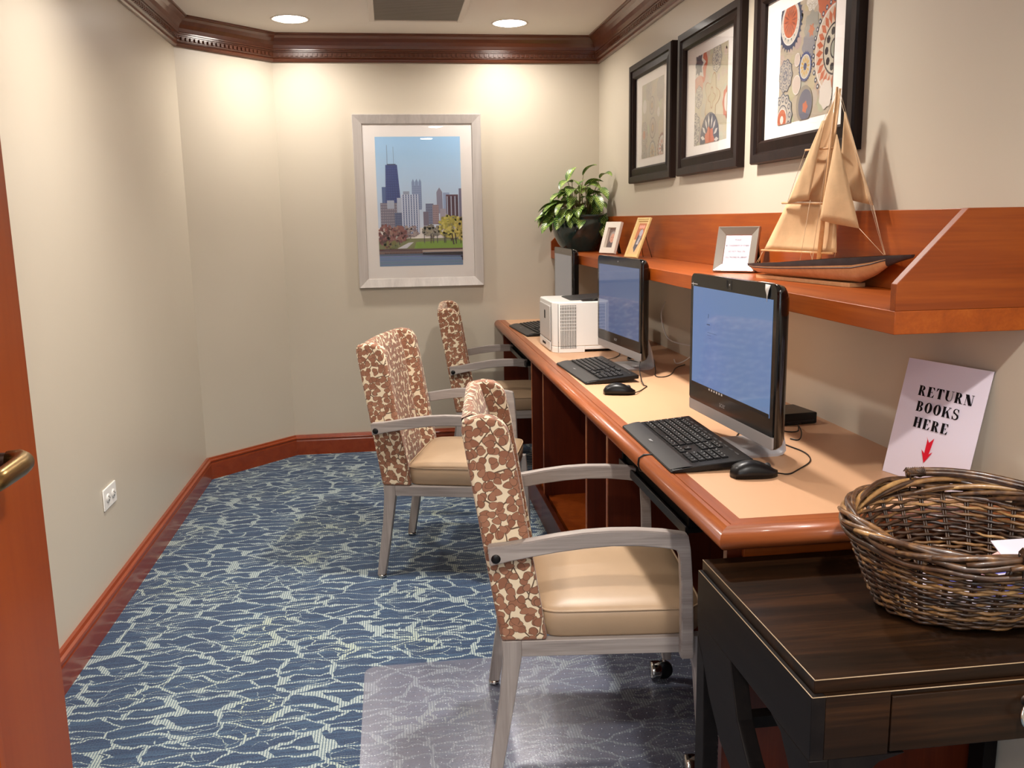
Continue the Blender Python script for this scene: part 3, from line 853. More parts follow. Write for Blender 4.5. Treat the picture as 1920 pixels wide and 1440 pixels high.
# what is shown on the nearest screen, and the torn tape on its bezel
mb = MB()
T = Matrix.Translation((-.0019, .375, .305)) @ Matrix(((0, 0, -1, 0), (-1, 0, 0, 0), (0, 1, 0, 0), (0, 0, 0, 1)))
mb.prism([(.376, .326), (.378, .326), (.376, .337), (.374, .337)], 0, -.0020, -.0018, 'screen_text')
for y, z, w, h_ in ((.375, .308, .020, .002), (.35, .288, .06, .0005), (.368, .281, .026, .0005), (.362, .274, .014, .0005)): mb.box(-.0020, -.0018, y - w / 2, y + w / 2, z, z + h_, 'screen_text')
mb.build('page_text', [c for c in COL.objects if c.parent == m1 and c.name.startswith('screen')][0])
mb = MB(); mb.box(-.0022, -.0018, .018, .482, .134, .143, 'black')
for k in range(6): mb.box(-.0025, -.0022, .275 + .016 * k, .282 + .016 * k, .136, .141, 'offwhite')
mb.build('task_bar', [c for c in COL.objects if c.parent == m1 and c.name.startswith('screen')][0])
mb = MB()
mb.grid([[(-.0035, .052, .437), (-.002, .030, .436)], [(-.005, .050, .425), (-.0045, .034, .424)], [(-.003, .046, .412), (-.006, .037, .41)], [(-.002, .047, .398), (-.003, .043, .397)]], 'white')
mb.grid([[(.012, .10, .4392), (.012, .035, .4392)], [(.002, .10, .4392), (.002, .035, .4392)]], 'white')
mb.build('torn_tape', m1, recalc=False, solid=.0004)
mb = MB(); mb.box(-.0018, -.001, .455, .496, .409, .4105, 'offwhite'); mb.box(-.0018, -.001, .484, .486, .404, .414, 'offwhite'); mb.build('scratch_mark', m1)
mb = MB()
for a in ((.238, .262, .410, .4115), (.238, .262, .431, .4325), (.238, .2395, .410, .432), (.2605, .262, .410, .432), (.266, .2672, .415, .432)): mb.box(-.0018, -.001, *a, 'palm')
mb.build('webcam_label', m1)

# ------------------------------------------------------------------ keyboards
def make_keyboard(label, loc, deg):
    t = thing('keyboard', label, 'keyboard', (loc[0], loc[1], DT), math.radians(deg), 'black keyboards on the desk')
    W = .478
    mb = MB(); mb.prism([(0, .003), (.006, .009), (.05, .015), (.056, .0155), (.196, .028), (.200, .026), (.200, .014), (.06, .002), (.004, .0015)], 1, 0, W, 'black', .002)
    mb.build('base', t)
    mb = MB(); P = []
    for i in range(9):
        u = i / 8; x = .002 + .050 * u; z = .0075 + .0085 * math.sin(u * PI * .5) + .0006
        ins = .012 * (1 - u) ** 2
        P.append([(x, ins + (W - 2 * ins) * j / 12, z) for j in range(13)])
    mb.grid(P, 'palm'); pr_ = mb.build('palm_rest', t, recalc=False)
    lg = MB(); T = Matrix.Translation((.022, .262, .0168)) @ Matrix(((0, 1, 0, 0), (-1, 0, 0, 0), (0, 0, 1, 0), (0, 0, 0, 1))) @ Matrix.Rotation(.0, 4, 'X')
    lg.add_mesh(text_mesh('acer', .013), 'legend', T); lg.build('logo', pr_, recalc=False)
    def zt(x): return .0155 + (x - .056) * (.0125 / .14)
    kb = MB(); lgd = MB(); rows = [.0615, .0800, .0985, .1170, .1355, .157]
    for ri, x0 in enumerate(rows):
        hx = .0165 if ri < 5 else .013
        def key(a, b):
            y1 = W - .016 - a; y0 = W - .016 - b
            z = zt(x0 + hx / 2)
            kb.box(x0, x0 + hx, y0 + .001, y1 - .001, z - .001, z + .0035, 'key', .0012, 1)
            lgd.box(x0 + hx * .55, x0 + hx * .72, y1 - .007, y1 - .0042, z + .0034, z + .0037, 'legend')
        if ri == 0: ks = [(0, .024), (.024, .044), (.044, .066), (.066, .18), (.18, .204), (.204, .226), (.226, .25), (.25, .275)]
        elif ri == 1: ks = [(0, .042)] + [(.042 + .019 * k, .061 + .019 * k) for k in range(10)] + [(.232, .275)]
        elif ri == 2: ks = [(0, .034)] + [(.034 + .019 * k, .053 + .019 * k) for k in range(11)] + [(.243, .275)]
        elif ri == 3: ks = [(0, .028)] + [(.028 + .019 * k, .047 + .019 * k) for k in range(12)] + [(.256, .275)]
        elif ri == 4: ks = [(.019 * k, .019 + .019 * k) for k in range(13)] + [(.247, .275)]
        else: ks = [(.0, .018)] + [(.028 + .0185 * k, .045 + .0185 * k) for k in range(4)] + [(.108 + .0185 * k, .125 + .0185 * k) for k in range(4)] + [(.188 + .0185 * k, .205 + .0185 * k) for k in range(4)]
        for a, b in ks: key(a, b)
        if ri in (0, 3, 4, 5):
            for k in range(3): key(.284 + .019 * k, .302 + .019 * k)
        if ri == 1: key(.303, .321)
        if ri < 5:
            for k in range(4):
                if (ri, k) not in ((0, 1),): key(.352 + .0195 * k, .3705 + .0195 * k if (ri, k) != (0, 0) else .390)
    o = kb.build('key_bank', t); lgd.build('key_legends', o)
    mb = MB()
    for k in range(11): mb.box(.178, .184, W - .03 - .038 * k, W - .052 - .038 * k, .0262, .0275, 'palm', .0006, 1)
    mb.build('media_buttons', t)
    return t
k1 = make_keyboard('black keyboard in front of the nearest computer, at the desk edge', (.627, 1.958), -.8)
k2 = make_keyboard('black keyboard in front of the middle computer, beside the printer', (.677, 3.118), 2.4)
k3 = make_keyboard('black keyboard at the far desk end, half hidden by the white printer', (.672, 4.50), 3.6)
mb = MB(); DZ = .0
mb.tube([(.03, .165, .004), (.0, .170, .003), (-.018, .172, .002), (-.030, .173, -.006), (-.0315, .174, -.022), (-.026, .175, -.038), (-.004, .176, -.046)], .0026, 'black', 8)
mb.build('cord_loop', k1)
def cord(name, pts, parent, r=.0018, m='black'):
    # smooth the polyline
    P = [Vector(p) for p in pts]
    for _ in range(2):
        Q = [P[0]]
        for a, b in zip(P, P[1:]): Q += [a * .75 + b * .25, a * .25 + b * .75]
        P = Q + [P[-1]]
    mb = MB(); mb.tube(P, r, m, 6); o = mb.build(name, parent)
    if parent: o.matrix_parent_inverse = Matrix.Identity(4) if parent.location.length == 0 else (Matrix.Translation(parent.location) @ Matrix.Rotation(parent.rotation_euler.z, 4, 'Z')).inverted()
    return o
zc_ = DT + .0022
cord('cord', [(.871, 3.60, DT + .012), (.93, 3.70, zc_), (.975, 3.78, zc_), (.99, 3.86, zc_), (1.02, 3.80, zc_), (1.06, 3.84, zc_)], k2)
cord('cord', [(.82, 2.10, DT + .012), (.83, 2.14, zc_), (1.0, 2.42, zc_), (1.1, 2.46, zc_)], k1)
cord('power_cord', [(1.02, 3.43, DT + .03), (1.01, 3.36, zc_), (.96, 3.21, zc_), (1.00, 3.20, zc_), (1.05, 3.27, zc_), (1.10, 3.40, zc_), (1.16, 3.46, zc_)], m2)

# ------------------------------------------------------------------ mice
def make_mouse(label, loc, deg):
    t = thing('computer_mouse', label, 'mouse', (loc[0], loc[1], DT), math.radians(deg), 'black mice on the desk')
    R = []
    N = 14
    for i in range(N + 1):
        u = i / N; x = -.054 + .108 * u
        w = .030 * (max(0, 1 - abs(2 * u - .9) ** 3.2 / 1.2)) ** .5 * (1 - .16 * u) if 0 < u < 1 else .004
        h = .037 * (math.sin(PI * (u * .88 + .08)) ** .75) * (1 - .30 * u) if 0 < u < 1 else .006
        w = max(w, .004); h = max(h, .008)
        R.append([(x, w * math.cos(a) * (1 if math.sin(a) > -.2 else .93), .0015 + h * (max(0, math.sin(a)) ** .8) if math.sin(a) > 0 else .0015 + .000 * a) if False else
                  (x, w * math.copysign(abs(math.cos(a)) ** .8, math.cos(a)), .0012 + (h * max(0, math.sin(a)) ** .85 + (.006 if math.sin(a) > -.3 else 0)))
                  for a in [2 * PI * k / 24 for k in range(24)]])
    mb = MB(); mb.rings(R, 'black'); mb.build('shell', t)
    mb = MB(); mb.lathe([(0, -.003), (.008, -.003), (.009, 0), (.008, .003), (0, .003)], 'palm', (.030, 0, .0245), axis=1, n=16); mb.build('scroll_wheel', t)
    return t
mo1 = make_mouse('round-backed black mouse beside the nearest keyboard', (.806, 1.902), -8)
mo2 = make_mouse('black mouse in front of the middle computer, in the centre of the desk', (.752, 2.925), -20)
cord('cord', [(.859, 1.895, DT + .008), (.889, 1.895, zc_), (.927, 1.931, zc_), (.989, 1.99, zc_), (1.011, 2.052, zc_), (1.011, 2.101, zc_), (1.003, 2.13, zc_), (.995, 2.18, zc_)], mo1)
cord('cord', [(.803, 2.904, DT + .008), (.832, 2.952, zc_), (.872, 3.02, zc_), (.882, 3.035, zc_), (.878, 3.05, zc_), (.872, 3.046, zc_ + .001), (.878, 3.11, DT + .02), (.890, 3.17, DT + .05), (.905, 3.215, DT + .062), (.93, 3.26, DT + .07)], mo2)
# loose leads behind the monitors
tg = tag(cord('cable', [(1.038, 2.216, zc_), (1.053, 2.189, zc_), (1.087, 2.25, DT + .012), (1.10, 2.31, DT + .02), (1.12, 2.34, zc_), (1.09, 2.28, zc_), (1.05, 2.30, zc_), (1.08, 2.38, zc_), (1.13, 2.35, DT + .01)], None), 'thin black cable curled behind the nearest computer', 'cable')
tg = tag(cord('cable', [(1.20, 3.86, .98), (1.13, 3.70, .95), (1.11, 3.60, .90), (1.10, 3.50, .86), (1.13, 3.44, .85), (1.20, 3.40, .84), (1.14, 3.36, .80), (1.11, 3.42, .77), (1.16, 3.6, zc_)], None, .0025, 'white'), 'loose white cable drooping down the wall behind the middle computer', 'cable')
tg = tag(cord('cable', [(1.02 + .05 * math.cos(a) * (1 + .1 * math.sin(3 * a)), 3.60 + .10 * math.sin(a), zc_ + .003 * (1 + math.sin(2.3 * a))) for a in [.35 * k for k in range(38)]], None, .003), 'coiled black cable on the desk behind the middle computer', 'cable')
hb = thing('power_adapter', 'small flat black box against the wall behind the nearest computer', 'adapter', (1.13, 2.43, DT), math.radians(8))
MB().box(-.055, .055, -.06, .06, .001, .034, 'black', .004).build('case', hb)
MB().box(-.045, .045, -.0612, -.06, .010, .012, 'palm').build('seam', hb)

# ------------------------------------------------------------------ printer
p = thing('laser_printer', 'white laser printer on the desk between the far keyboard and the middle one', 'printer', (0, 0, DT))
mb = MB(); x0, x1, y0, y1, H = .700, 1.06, 3.909, 4.262, .226
# body outline in plan with cut front corner, raised at the rear
mb.prism([(x0 + .004, y0 + .03), (x0 + .028, y0), (x1 - .02, y0), (x1, y0 + .02), (x1, y1 - .02), (x1 - .02, y1), (x0 + .02, y1), (x0, y1 - .02)], 2, .026, H, 'white', .006)
mb.prism([(x0 + .004, y0 + .03), (x0 + .028, y0), (.847, y0), (.847, y1), (x0 + .02, y1), (x0, y1 - .02)], 2, 0.0, .027, 'white', .002)
mb.box(.847, 1.04, y0 + .02, y1 - .02, 0.004, .027, 'darkslot')
mb.box(.847, .99, y0 + .002, y0 + .02, .012, .027, 'white', .002)
mb.build('body', p)
MB().box(x0 - .003, x0 + .001, y0 + .048, y1 - .03, .050, H - .02, 'offwhite', .003).build('front_door', p)
mb = MB(); mb.box(x0 - .003, x0 + .001, y0 + .048, y1 - .03, .006, .046, 'white', .003); tr = mb.build('paper_tray', p)
MB().box(x0 - .0045, x0 - .002, y0 + .16, y0 + .24, .020, .030, 'darkslot').build('pull_slot', tr)
MB().box(x0 - .0045, x0 - .002, 4.075, 4.10, .140, .178, 'darkslot', .001).build('logo_badge', p)
mb = MB(); mb.box(.7255, .7268, y0 - .0006, y0 + .002, .004, H - .008, 'darkslot'); mb.box(x0 + .028, .7255, y0 - .0006, y0 + .002, .046, .048, 'darkslot'); mb.build('panel_seam', p)
g = MB()
for k in range(12):
    xx = .737 + k * .0061
    g.box(xx, xx + .0028, y0 - .0007, y0 + .003, .018, .212, 'darkslot')
sl = g.build('vent_grille', p)
g = MB()
for k in range(8): g.box(.735, .811, y0 - .0016, y0 + .001, .100 + k * .0148, .1022 + k * .0148, 'white')
g.build('grille_bar', sl)
mb = MB(); mb.prism([(.79, H - .004), (.80, H + .004), (1.03, H + .016), (1.04, H - .004)], 1, 3.985, 4.20, 'palm', .002); mb.build('output_tray', p)
mb = MB(); mb.box(.84, .93, 3.925, 3.965, H - .001, H + .0045, 'black', .001)
cp = mb.build('control_panel', p)
MB().prism([(.885, H + .003), (.93, H + .003), (.93, H + .024)], 1, 3.925, 3.965, 'black', .001).build('display', cp)
# ------------------------------------------------------------------ return-books sign
def letter(A, ch, x, y, s):
    K = (14, 11, 16); Wt = (224, 218, 228)
    def R(a, b, c, d, col=K): A.rect(x + a * s, y + b * s, x + c * s, y + d * s, col)
    def P(pts, col=K): A.poly([(x + a * s, y + b * s) for a, b in pts], col)
    def O(cx, cy, rx, ry, col=K): A.disc(x + cx * s, y + cy * s, rx * s, col, 28, ry * s)
    def D(x0, yc, rx, ry, col=K): A.poly([(x + x0 * s, y + (yc - ry) * s)] + [(x + (x0 + rx * math.cos(math.radians(a))) * s, y + (yc + ry * math.sin(math.radians(a))) * s) for a in range(-90, 91, 12)], col)
    if ch in 'RB':
        R(.02, 0, .42, .05); R(.02, .95, .42, 1.); R(.08, 0, .38, 1.)
        D(.40, .75, .36, .25); D(.38, .75, .12, .20, Wt)
        if ch == 'B':
            D(.40, .26, .42, .27); D(.38, .25, .15, .20, Wt); R(.32, .0, .42, .045); R(.32, .955, .42, 1.); R(.1, .47, .42, .53); return .88
        R(.30, .955, .45, 1.); P([(.36, .50), (.60, .50), (.86, .02), (.60, .02)]); R(.54, 0, .96, .05); R(.1, .47, .45, .53); return .98
    if ch == 'E':
        R(.02, 0, .78, .05); R(.02, .95, .78, 1.); R(.08, 0, .40, 1.); P([(.78, 0), (.84, .30), (.80, .30), (.60, .05)]); P([(.78, 1.), (.82, .72), (.78, .72), (.58, .95)])
        R(.36, .48, .56, .53); P([(.52, .50), (.60, .36), (.60, .65)]); return .90
    if ch == 'T':
        R(.28, 0, .68, .05); R(.32, 0, .64, 1.); R(.06, .95, .90, 1.); P([(.06, 1.), (.02, .68), (.06, .68), (.28, .95)]); P([(.90, 1.), (.94, .68), (.90, .68), (.68, .95)]); return .97
    if ch == 'U':
        R(.0, .95, .44, 1.); R(.66, .95, .98, 1.); R(.07, .3, .38, 1.); R(.79, .3, .84, 1.)
        O(.465, .30, .375, .31); O(.565, .32, .225, .255, Wt); R(.38, .32, .79, .94, Wt); return 1.0
    if ch == 'N':
        R(.02, 0, .28, .05); R(.12, 0, .17, 1.); P([(.02, 1.), (.42, 1.), (.90, 0), (.54, 0)]); R(.84, 0, .90, 1.); R(.72, .95, 1.02, 1.); return 1.04
    if ch == 'O':
        O(.46, .5, .44, .52); O(.46, .5, .13, .45, Wt); return .94
    if ch == 'H':
        for a in (0, .56): R(a, 0, a + .42, .05); R(a, .95, a + .42, 1.); R(a + .06, 0, a + .36, 1.)
        R(.3, .475, .66, .53); return 1.03
    if ch == 'K':
        R(0, 0, .42, .05); R(0, .95, .42, 1.); R(.06, 0, .36, 1.); P([(.32, .38), (.38, .34), (.86, .97), (.80, .97)]); P([(.42, .60), (.60, .70), (.96, .02), (.68, .02)]); R(.60, 0, 1.02, .05); R(.66, .95, .98, 1.); return 1.04
    if ch == 'S':
        O(.40, .74, .33, .28); O(.44, .77, .20, .185, Wt); O(.42, .26, .35, .28); O(.36, .24, .20, .19, Wt)
        R(.46, .52, .78, .80, Wt); R(.04, .24, .34, .50, Wt)
        P([(.10, .70), (.26, .55), (.76, .20), (.72, .42), (.55, .52), (.22, .72)]); P([(.69, 1.0), (.72, .66), (.69, .66), (.50, .94)]); P([(.06, 0), (.03, .34), (.06, .34), (.26, .06)]); return .84
    return .5
def word(A, txt, cx, y, s, gap=.12):
    class Nul:
        def rect(s, *a): pass
        def poly(s, *a): pass
        def disc(s, *a): pass
    n = Nul(); w = sum(letter(n, c, 0, 0, s) * s + gap * s for c in txt) - gap * s
    x = cx - w / 2
    for c in txt:
        w1_ = letter(A, c, x, y, s) * s
        x += w1_ + gap * s
sg = thing('acrylic_sign', 'white sign reading RETURN BOOKS HERE with a red arrow, leaning on the wall', 'sign', (1.1137, 1.8914, DT + .001), math.radians(-75.1))
LA = math.radians(-13.3)
Rm = Matrix.Rotation(LA, 4, 'X')
SW, SH = .2235, .2685
mb = MB(); mb.box(0, SW, .0012, .0024, 0, SH, 'paper', T=Rm); mb.build('printed_sheet', sg)
U = Rm @ Vector((1, 0, 0)); Vv = Rm @ Vector((0, 0, 1))
A = Art(Rm @ Vector((0, .0010, 0)), U, Vv, SW, SH)
word(A, 'RETURN', .121, .189, .0228); word(A, 'BOOKS', .111, .1535, .0228); word(A, 'HERE', .104, .1175, .0228)
ax, ay = .110, .103
A.poly([(ax - .001, ay - .058), (ax - .0145, ay - .030), (ax - .005, ay - .037), (ax - .005, ay - .006), (ax - .008, ay), (ax + .001, ay - .012), (ax + .012, ay), (ax + .007, ay - .037), (ax + .016, ay - .030)], (214, 30, 52))
A.build('lettering', sg)
mb = MB(); mb.box(-.002, SW + .002, .0026, .0044, -.001, SH + .002, 'acrylic', T=Rm)
mb.build('acrylic_cover', sg)

# ------------------------------------------------------------------ dark side table
TX0, TX1, TY0, TY1, TZ = .582, 1.228, 1.137, 1.632, .68
tb = thing('side_table', 'dark espresso side table with drawer at the near end of the desk', 'table')
MB().box(TX0 + .008, TX1 - .004, TY0 + .010, TY1 - .002, TZ - .022, TZ, 'espresso', .0015).build('table_top', tb)
mb = MB()
mb.box(TX0, TX0 + .022, TY0, TY1, .556, TZ - .022, 'espresso_y', .0015); mb.box(TX1 - .022, TX1, TY0, TY1, .556, TZ - .022, 'espresso_y', .0015)
mb.box(TX0 + .022, .705, TY0, TY0 + .022, .556, TZ - .022, 'espresso', .001); mb.box(1.112, TX1 - .022, TY0, TY0 + .022, .556, TZ - .022, 'espresso', .001)
mb.box(TX0 + .022, TX1 - .022, TY0 + .003, TY0 + .022, TZ - .030, TZ - .0225, 'espresso'); mb.box(TX0 + .022, TX1 - .022, TY1 - .022, TY1, .556, TZ - .022, 'espresso')
mb.box(TX0 + .022, TX1 - .022, TY0 + .022, TY1 - .022, .556, .562, 'espresso')
mb.build('apron', tb)
dr = MB().box(.7075, 1.1095, TY0 - .0005, TY0 + .018, .560, TZ - .031, 'espresso', .001).build('drawer_front', tb)
mb = MB(); mb.lathe([(.0, -.014), (.006, -.014), (.008, -.010), (.005, -.004), (.010, 0)], 'bronze', (.924, TY0, .624), axis=1, n=16)
mb.tube([(.924 + .017 * math.sin(a), TY0 - .012 - .004 * (1 - math.cos(a)), .606 + .019 * math.cos(a)) for a in [2 * PI * k / 28 for k in range(28)]], .0032, 'chrome', 8, closed=True)
mb.build('ring_pull', dr)
mb = MB()
for a, b in (((TX0 + .0085, TY0 + .0105), (TX0 + .0085, TY1 - .003)), ((TX0 + .0085, TY0 + .0105), (TX1 - .005, TY0 + .0105))): mb.tube([(*a, TZ - .0006), (*b, TZ - .0006)], .0009, 'wornedge', 5)
for a, b in (((TX0 + .001, TY0 + .001), (TX0 + .001, TY1 - .003)), ((TX0 + .001, TY0 + .001), (TX1 - .005, TY0 + .001))): mb.tube([(*a, TZ - .0226), (*b, TZ - .0226)], .0009, 'wornedge', 5)
mb.build('worn_edge', tb)
# legs: straight corner posts with curved brackets
for lx, s in ((TX0, 1), (TX1, -1)):
    a, b = sorted((lx, lx + s * .03))
    mb = MB(); mb.prism([(TY0, .556), (TY0, 0), (TY0 + .050, 0), (TY0 + .050, .42), (TY0 + .062, .50), (TY0 + .10, .545), (TY0 + .14, .556)], 0, a, b, 'espresso_y', .0015)
    a2, b2 = sorted((lx + s * .03, lx + s * .13))
    mb.prism([(lx + s * .03, .556), (lx + s * .03, .36), (lx + s * .042, .44), (lx + s * .068, .505), (lx + s * .11, .545), (lx + s * .15, .556)], 1, TY0, TY0 + .025, 'espresso_y')
    mb.build('leg', tb)
    mb = MB(); mb.prism([(TY1, .556), (TY1 - .01, .52), (TY1 - .035, .49), (TY1 - .075, .43), (TY1 - .14, .37), (TY1 - .21, .345), (TY1 - .30, .34), (TY1 - .445, .34), (TY1 - .445, .37), (TY1 - .33, .375), (TY1 - .27, .41), (TY1 - .22, .46), (TY1 - .18, .556)], 0, a, b, 'espresso_y', .0015)
    mb.build('curved_brace', tb)
    mb = MB(); mb.prism([(TY1 - .045, .48), (TY1 - .052, .30), (TY1 - .050, 0), (TY1, 0), (TY1 - .004, .3), (TY1 - .004, .52)], 0, a, b, 'espresso_y', .0015)
    mb.build('leg', tb)
mb = MB(); mb.box(TX0 + .03, TX1 - .03, TY1 - .07, TY1 - .04, .345, .37, 'espresso_y', .001); mb.build('stretcher', tb)

# ------------------------------------------------------------------ wicker basket with magazines
BC = (.966, 1.352)
bk = thing('wicker_basket', 'dark oval wicker basket of papers on the dark side table', 'basket', (BC[0], BC[1], TZ))
def bpt(t, u, out=0.):
    """t angle, u 0 at foot to 1 at rim"""
    a = .150 + .054 * u ** .8 + out; b = .106 + .088 * u ** .8 + out
    h = .122 + .020 * abs(math.sin(t)) ** 1.5 + .006 * math.sin(t) + .016 * abs(math.cos(t)) ** 6
    return Vector((a * math.cos(t), b * math.sin(t), .004 + h * u))
NS = 30
mb = MB()
for k in range(NS):
    t = 2 * PI * k / NS
    for dt in (-.012, .012): mb.tube([bpt(t + dt, u / 6) for u in range(7)], .0024, 'wicker', 6, rod=random.uniform(.0, .5))
mb.build('upright_rods', bk)
mb = MB(); NR = 21
for r in range(NR):
    u = .03 + .86 * r / (NR - 1); seg = 4; n = NS * seg
    ph = r % 2
    # each row is laid in several rods of their own tone
    nrod = 6; st0 = random.random() * n
    for q in range(nrod):
        i0 = int(st0 + q * n / nrod); i1 = int(st0 + (q + 1) * n / nrod) + 2
        P = []
        for i in range(i0, i1 + 1):
            t = 2 * PI * i / n; w = math.cos(PI * (i / seg + ph))
            P.append(bpt(t, u + .006 * math.sin(i * 1.7 + r), .0045 * w))
        L = len(P)
        mb.tube(P, [.0033 * (.55 + .45 * math.sin(PI * (j + .5) / L) ** .4) for j in range(L)], 'wicker', 6, rod=random.uniform(.1, 1.))
mb.build('woven_side', bk)
mb = MB()
# thick braided rim: rods that sweep over the edge at a slant
for k in range(26):
    t0 = 2 * PI * k / 26 + random.uniform(-.04, .04); P = []; L = 14; span = 1.15
    for j in range(L + 1):
        v = j / L; t = t0 + span * v
        up = .010 + .018 * math.sin(PI * v) - .022 * v; ou = .012 * math.cos(PI * v * 1.3 + .3)
        q = bpt(t, 1.0, ou); q.z += up * .9 + .004 * math.sin(k * 2.4); P.append(q)
    mb.tube(P, [.0050 * (.5 + .5 * math.sin(PI * (j + .6) / (L + 1.2)) ** .35) for j in range(L + 1)], 'wicker', 7, rod=random.uniform(.45, 1.1))
for off, dz, r in ((.006, .004, .0055), (-.006, .006, .0055), (0., .016, .005), (.004, -.010, .005), (-.004, -.012, .005)):
    mb.tube([bpt(2 * PI * j / 72, 1., off + .003 * math.sin(j * .9 + dz * 900)) + Vector((0, 0, dz + .003 * math.cos(j * .9 + off * 700))) for j in range(72)], r, 'wicker', 7, closed=True, rod=random.uniform(.3, .8))
mb.build('braided_rim', bk)
mb = MB(); mb.lathe([(0, .003), (.14, .003), (.152, .006), (.152, .010), (0, .010)], 'wicker', sy=.106 / .15, n=40); mb.build('base', bk)
# hinged drop handles on the two long sides
for s in (1, -1):
    mb = MB(); t1, t2 = (math.radians(90), math.radians(26)) if s > 0 else (math.radians(-104), math.radians(-40))
    A1 = bpt(t1, 1.); B1 = bpt(t2, 1.); lift = Vector((0, .006 * s, .026)); tilt = Vector((.0, 0, 0))
    P = [A1.lerp(B1, j / 12) + lift + Vector((0, s * .016 * math.sin(PI * j / 12), .008 * math.sin(PI * j / 12))) for j in range(13)]
    for dz, dy in ((0, 0), (.006, .002), (.002, .007), (-.004, .004)): mb.tube([q + Vector((0, dy, dz)) for q in P], .0042, 'wicker', 7, rod=.6 + 8 * dz)
    H = [P[0] + (P[2] - P[0]) * (j / 60) + Vector((0, .003 + .0095 * math.cos(j * 1.3), .001 + .0095 * math.sin(j * 1.3))) for j in range(60)]
    mb.tube(H, .0011, 'wicker', 5, rod=.5)
    hd = mb.build('handle', bk)
    mb = MB()
    for q, e in ((A1, P[0]), (B1, P[-1])):
        for dy in (-.006, .006): mb.tube([q + Vector((0, dy, -.012)), Vector((q.x, q.y + dy, e.z - .003)), Vector((q.x, q.y + dy, e.z)), e + (P[6] - e).normalized() * .03 + Vector((0, dy, 0))], .0015, 'bronze', 6)
    mb.build('wire_hinge', hd)
def sheet(name, label, cat, c, rz, tilt, w, h, th, m, m2=None, grp=None):
    t = thing(name, label, cat, (c[0], c[1], c[2]), math.radians(rz), grp)
    T = Matrix.Rotation(math.radians(tilt[0]), 4, 'X') @ Matrix.Rotation(math.radians(tilt[1]), 4, 'Y')
    MB().box(-w / 2, w / 2, -h / 2, h / 2, 0, th, m, T=T).build('pages', t)
    if m2: MB().box(-w * .42, w * .3, -h * .1, h * .25, th + .0003, th + .0007, m2, T=T).build('printed_block', t)
    return t
sheet('magazine', 'white magazine lying lowest in the wicker basket', 'magazine', (BC[0] + .01, BC[1] - .005, TZ + .014), 12, (0, 0), .19, .12, .03, 'paper', 'blue')
sheet('booklet', 'pink booklet on top of the papers in the wicker basket', 'booklet', (BC[0] + .075, BC[1] - .02, TZ + .070), 20, (6, -9), .13, .09, .004, 'pink', 'blue')
sheet('leaflet', 'pale blue leaflet behind the pink booklet in the basket', 'leaflet', (BC[0] + .115, BC[1] + .012, TZ + .086), -14, (10, -6), .09, .07, .002, 'paper', None)
sheet('envelope', 'white envelope leaning inside the near wall of the basket', 'envelope', (BC[0] + .01, BC[1] - .095, TZ + .062), 3, (68, 0), .17, .06, .002, 'paper', 'blue')

# ------------------------------------------------------------------ model sailboat
bt = thing('model_sailboat', 'wooden model sailboat with tan cloth sails on the shelf', 'model boat', (1.175, 2.143, ST), math.atan2(-.98612, .16602))
MB().box(-.443, -.013, -.024, .024, 0, .0105, 'pine', .0012).build('base_block', bt)
dk = [(-.495, .041), (-.45, .044), (-.38, .048), (-.311, .052), (-.24, .057), (-.165, .063), (-.08, .070), (.007, .076), (.06, .080), (.10, .083), (.14, .0855), (.178, .088)]
kl = [(-.494, .027), (-.45, .014), (-.38, .0112), (-.311, .0108), (-.24, .0108), (-.165, .0108), (-.08, .0108), (.0, .0125), (.05, .031), (.095, .056), (.14, .071), (.177, .080)]
hw = [.022, .030, .038, .043, .046, .047, .045, .036, .024, .012, .007, .005]
mb = MB(); R = []
NH = 11
for (s, zd), (s2, zk), w in zip(dk, kl, hw):
    ring = []
    for j in range(NH):
        v = j / (NH - 1); zz = zd + (zk - zd) * v; ring.append((s + (s2 - s) * v, w * (1 - v ** 2.6) ** .6 if v < 1 else 0., zz))
    R.append(ring + [(p[0], -p[1], p[2]) for p in reversed(ring[:-1])])
mp, mn = mb.mi('pine'), mb.mi('navy')
V = [[mb.bm.verts.new(p) for p in r] for r in R]; n = len(V[0])
for i in range(len(V) - 1):
    for j in range(n - 1):
        jj = min(j, n - 2 - j); m_ = mn if jj < 3 else mp
        if i >= 9: m_ = mn
        mb.face([V[i][j], V[i][j + 1], V[i + 1][j + 1], V[i + 1][j]], m_, True)
mb.face(V[0], mp); mb.face(V[-1], mn)
mb.build('hull', bt)
mb = MB(); mi = mb.mi('pine')
for i in range(len(R) - 1):
    a, b = R[i], R[i + 1]; mb.face([mb.bm.verts.new((q[0], q[1] * .97, q[2] + .0008)) for q in (a[0], b[0], b[-1], a[-1])], mi)
mb.build('deck', bt)
mb = MB()
for s in (1, -1):
    L = [(a[0], s * (abs(b[1]) + .0006), a[2]) for a, b in [(R[i][4], R[i][4]) for i in range(10)]]
    mb.tube(L, .0014, 'navy', 5)
mb.build('hull_stripe', bt)
mb = MB(); mb.tube([(-.176, 0, .058), (-.155, 0, .27), (-.131, 0, .504)], [.0065, .0055, .0030], 'pine', 12); mb.build('mast', bt)
for nm, a, b, y in (('boom', (-.457, .081), (-.120, .0815), .002), ('gaff', (-.357, .217), (-.164, .211), .0), ('yard', (-.256, .356), (-.124, .352), .0)):
    mb = MB(); mb.tube([(a[0], y, a[1]), (b[0], y, b[1])], [.0028, .0026], 'pine', 8); mb.build(nm, bt)
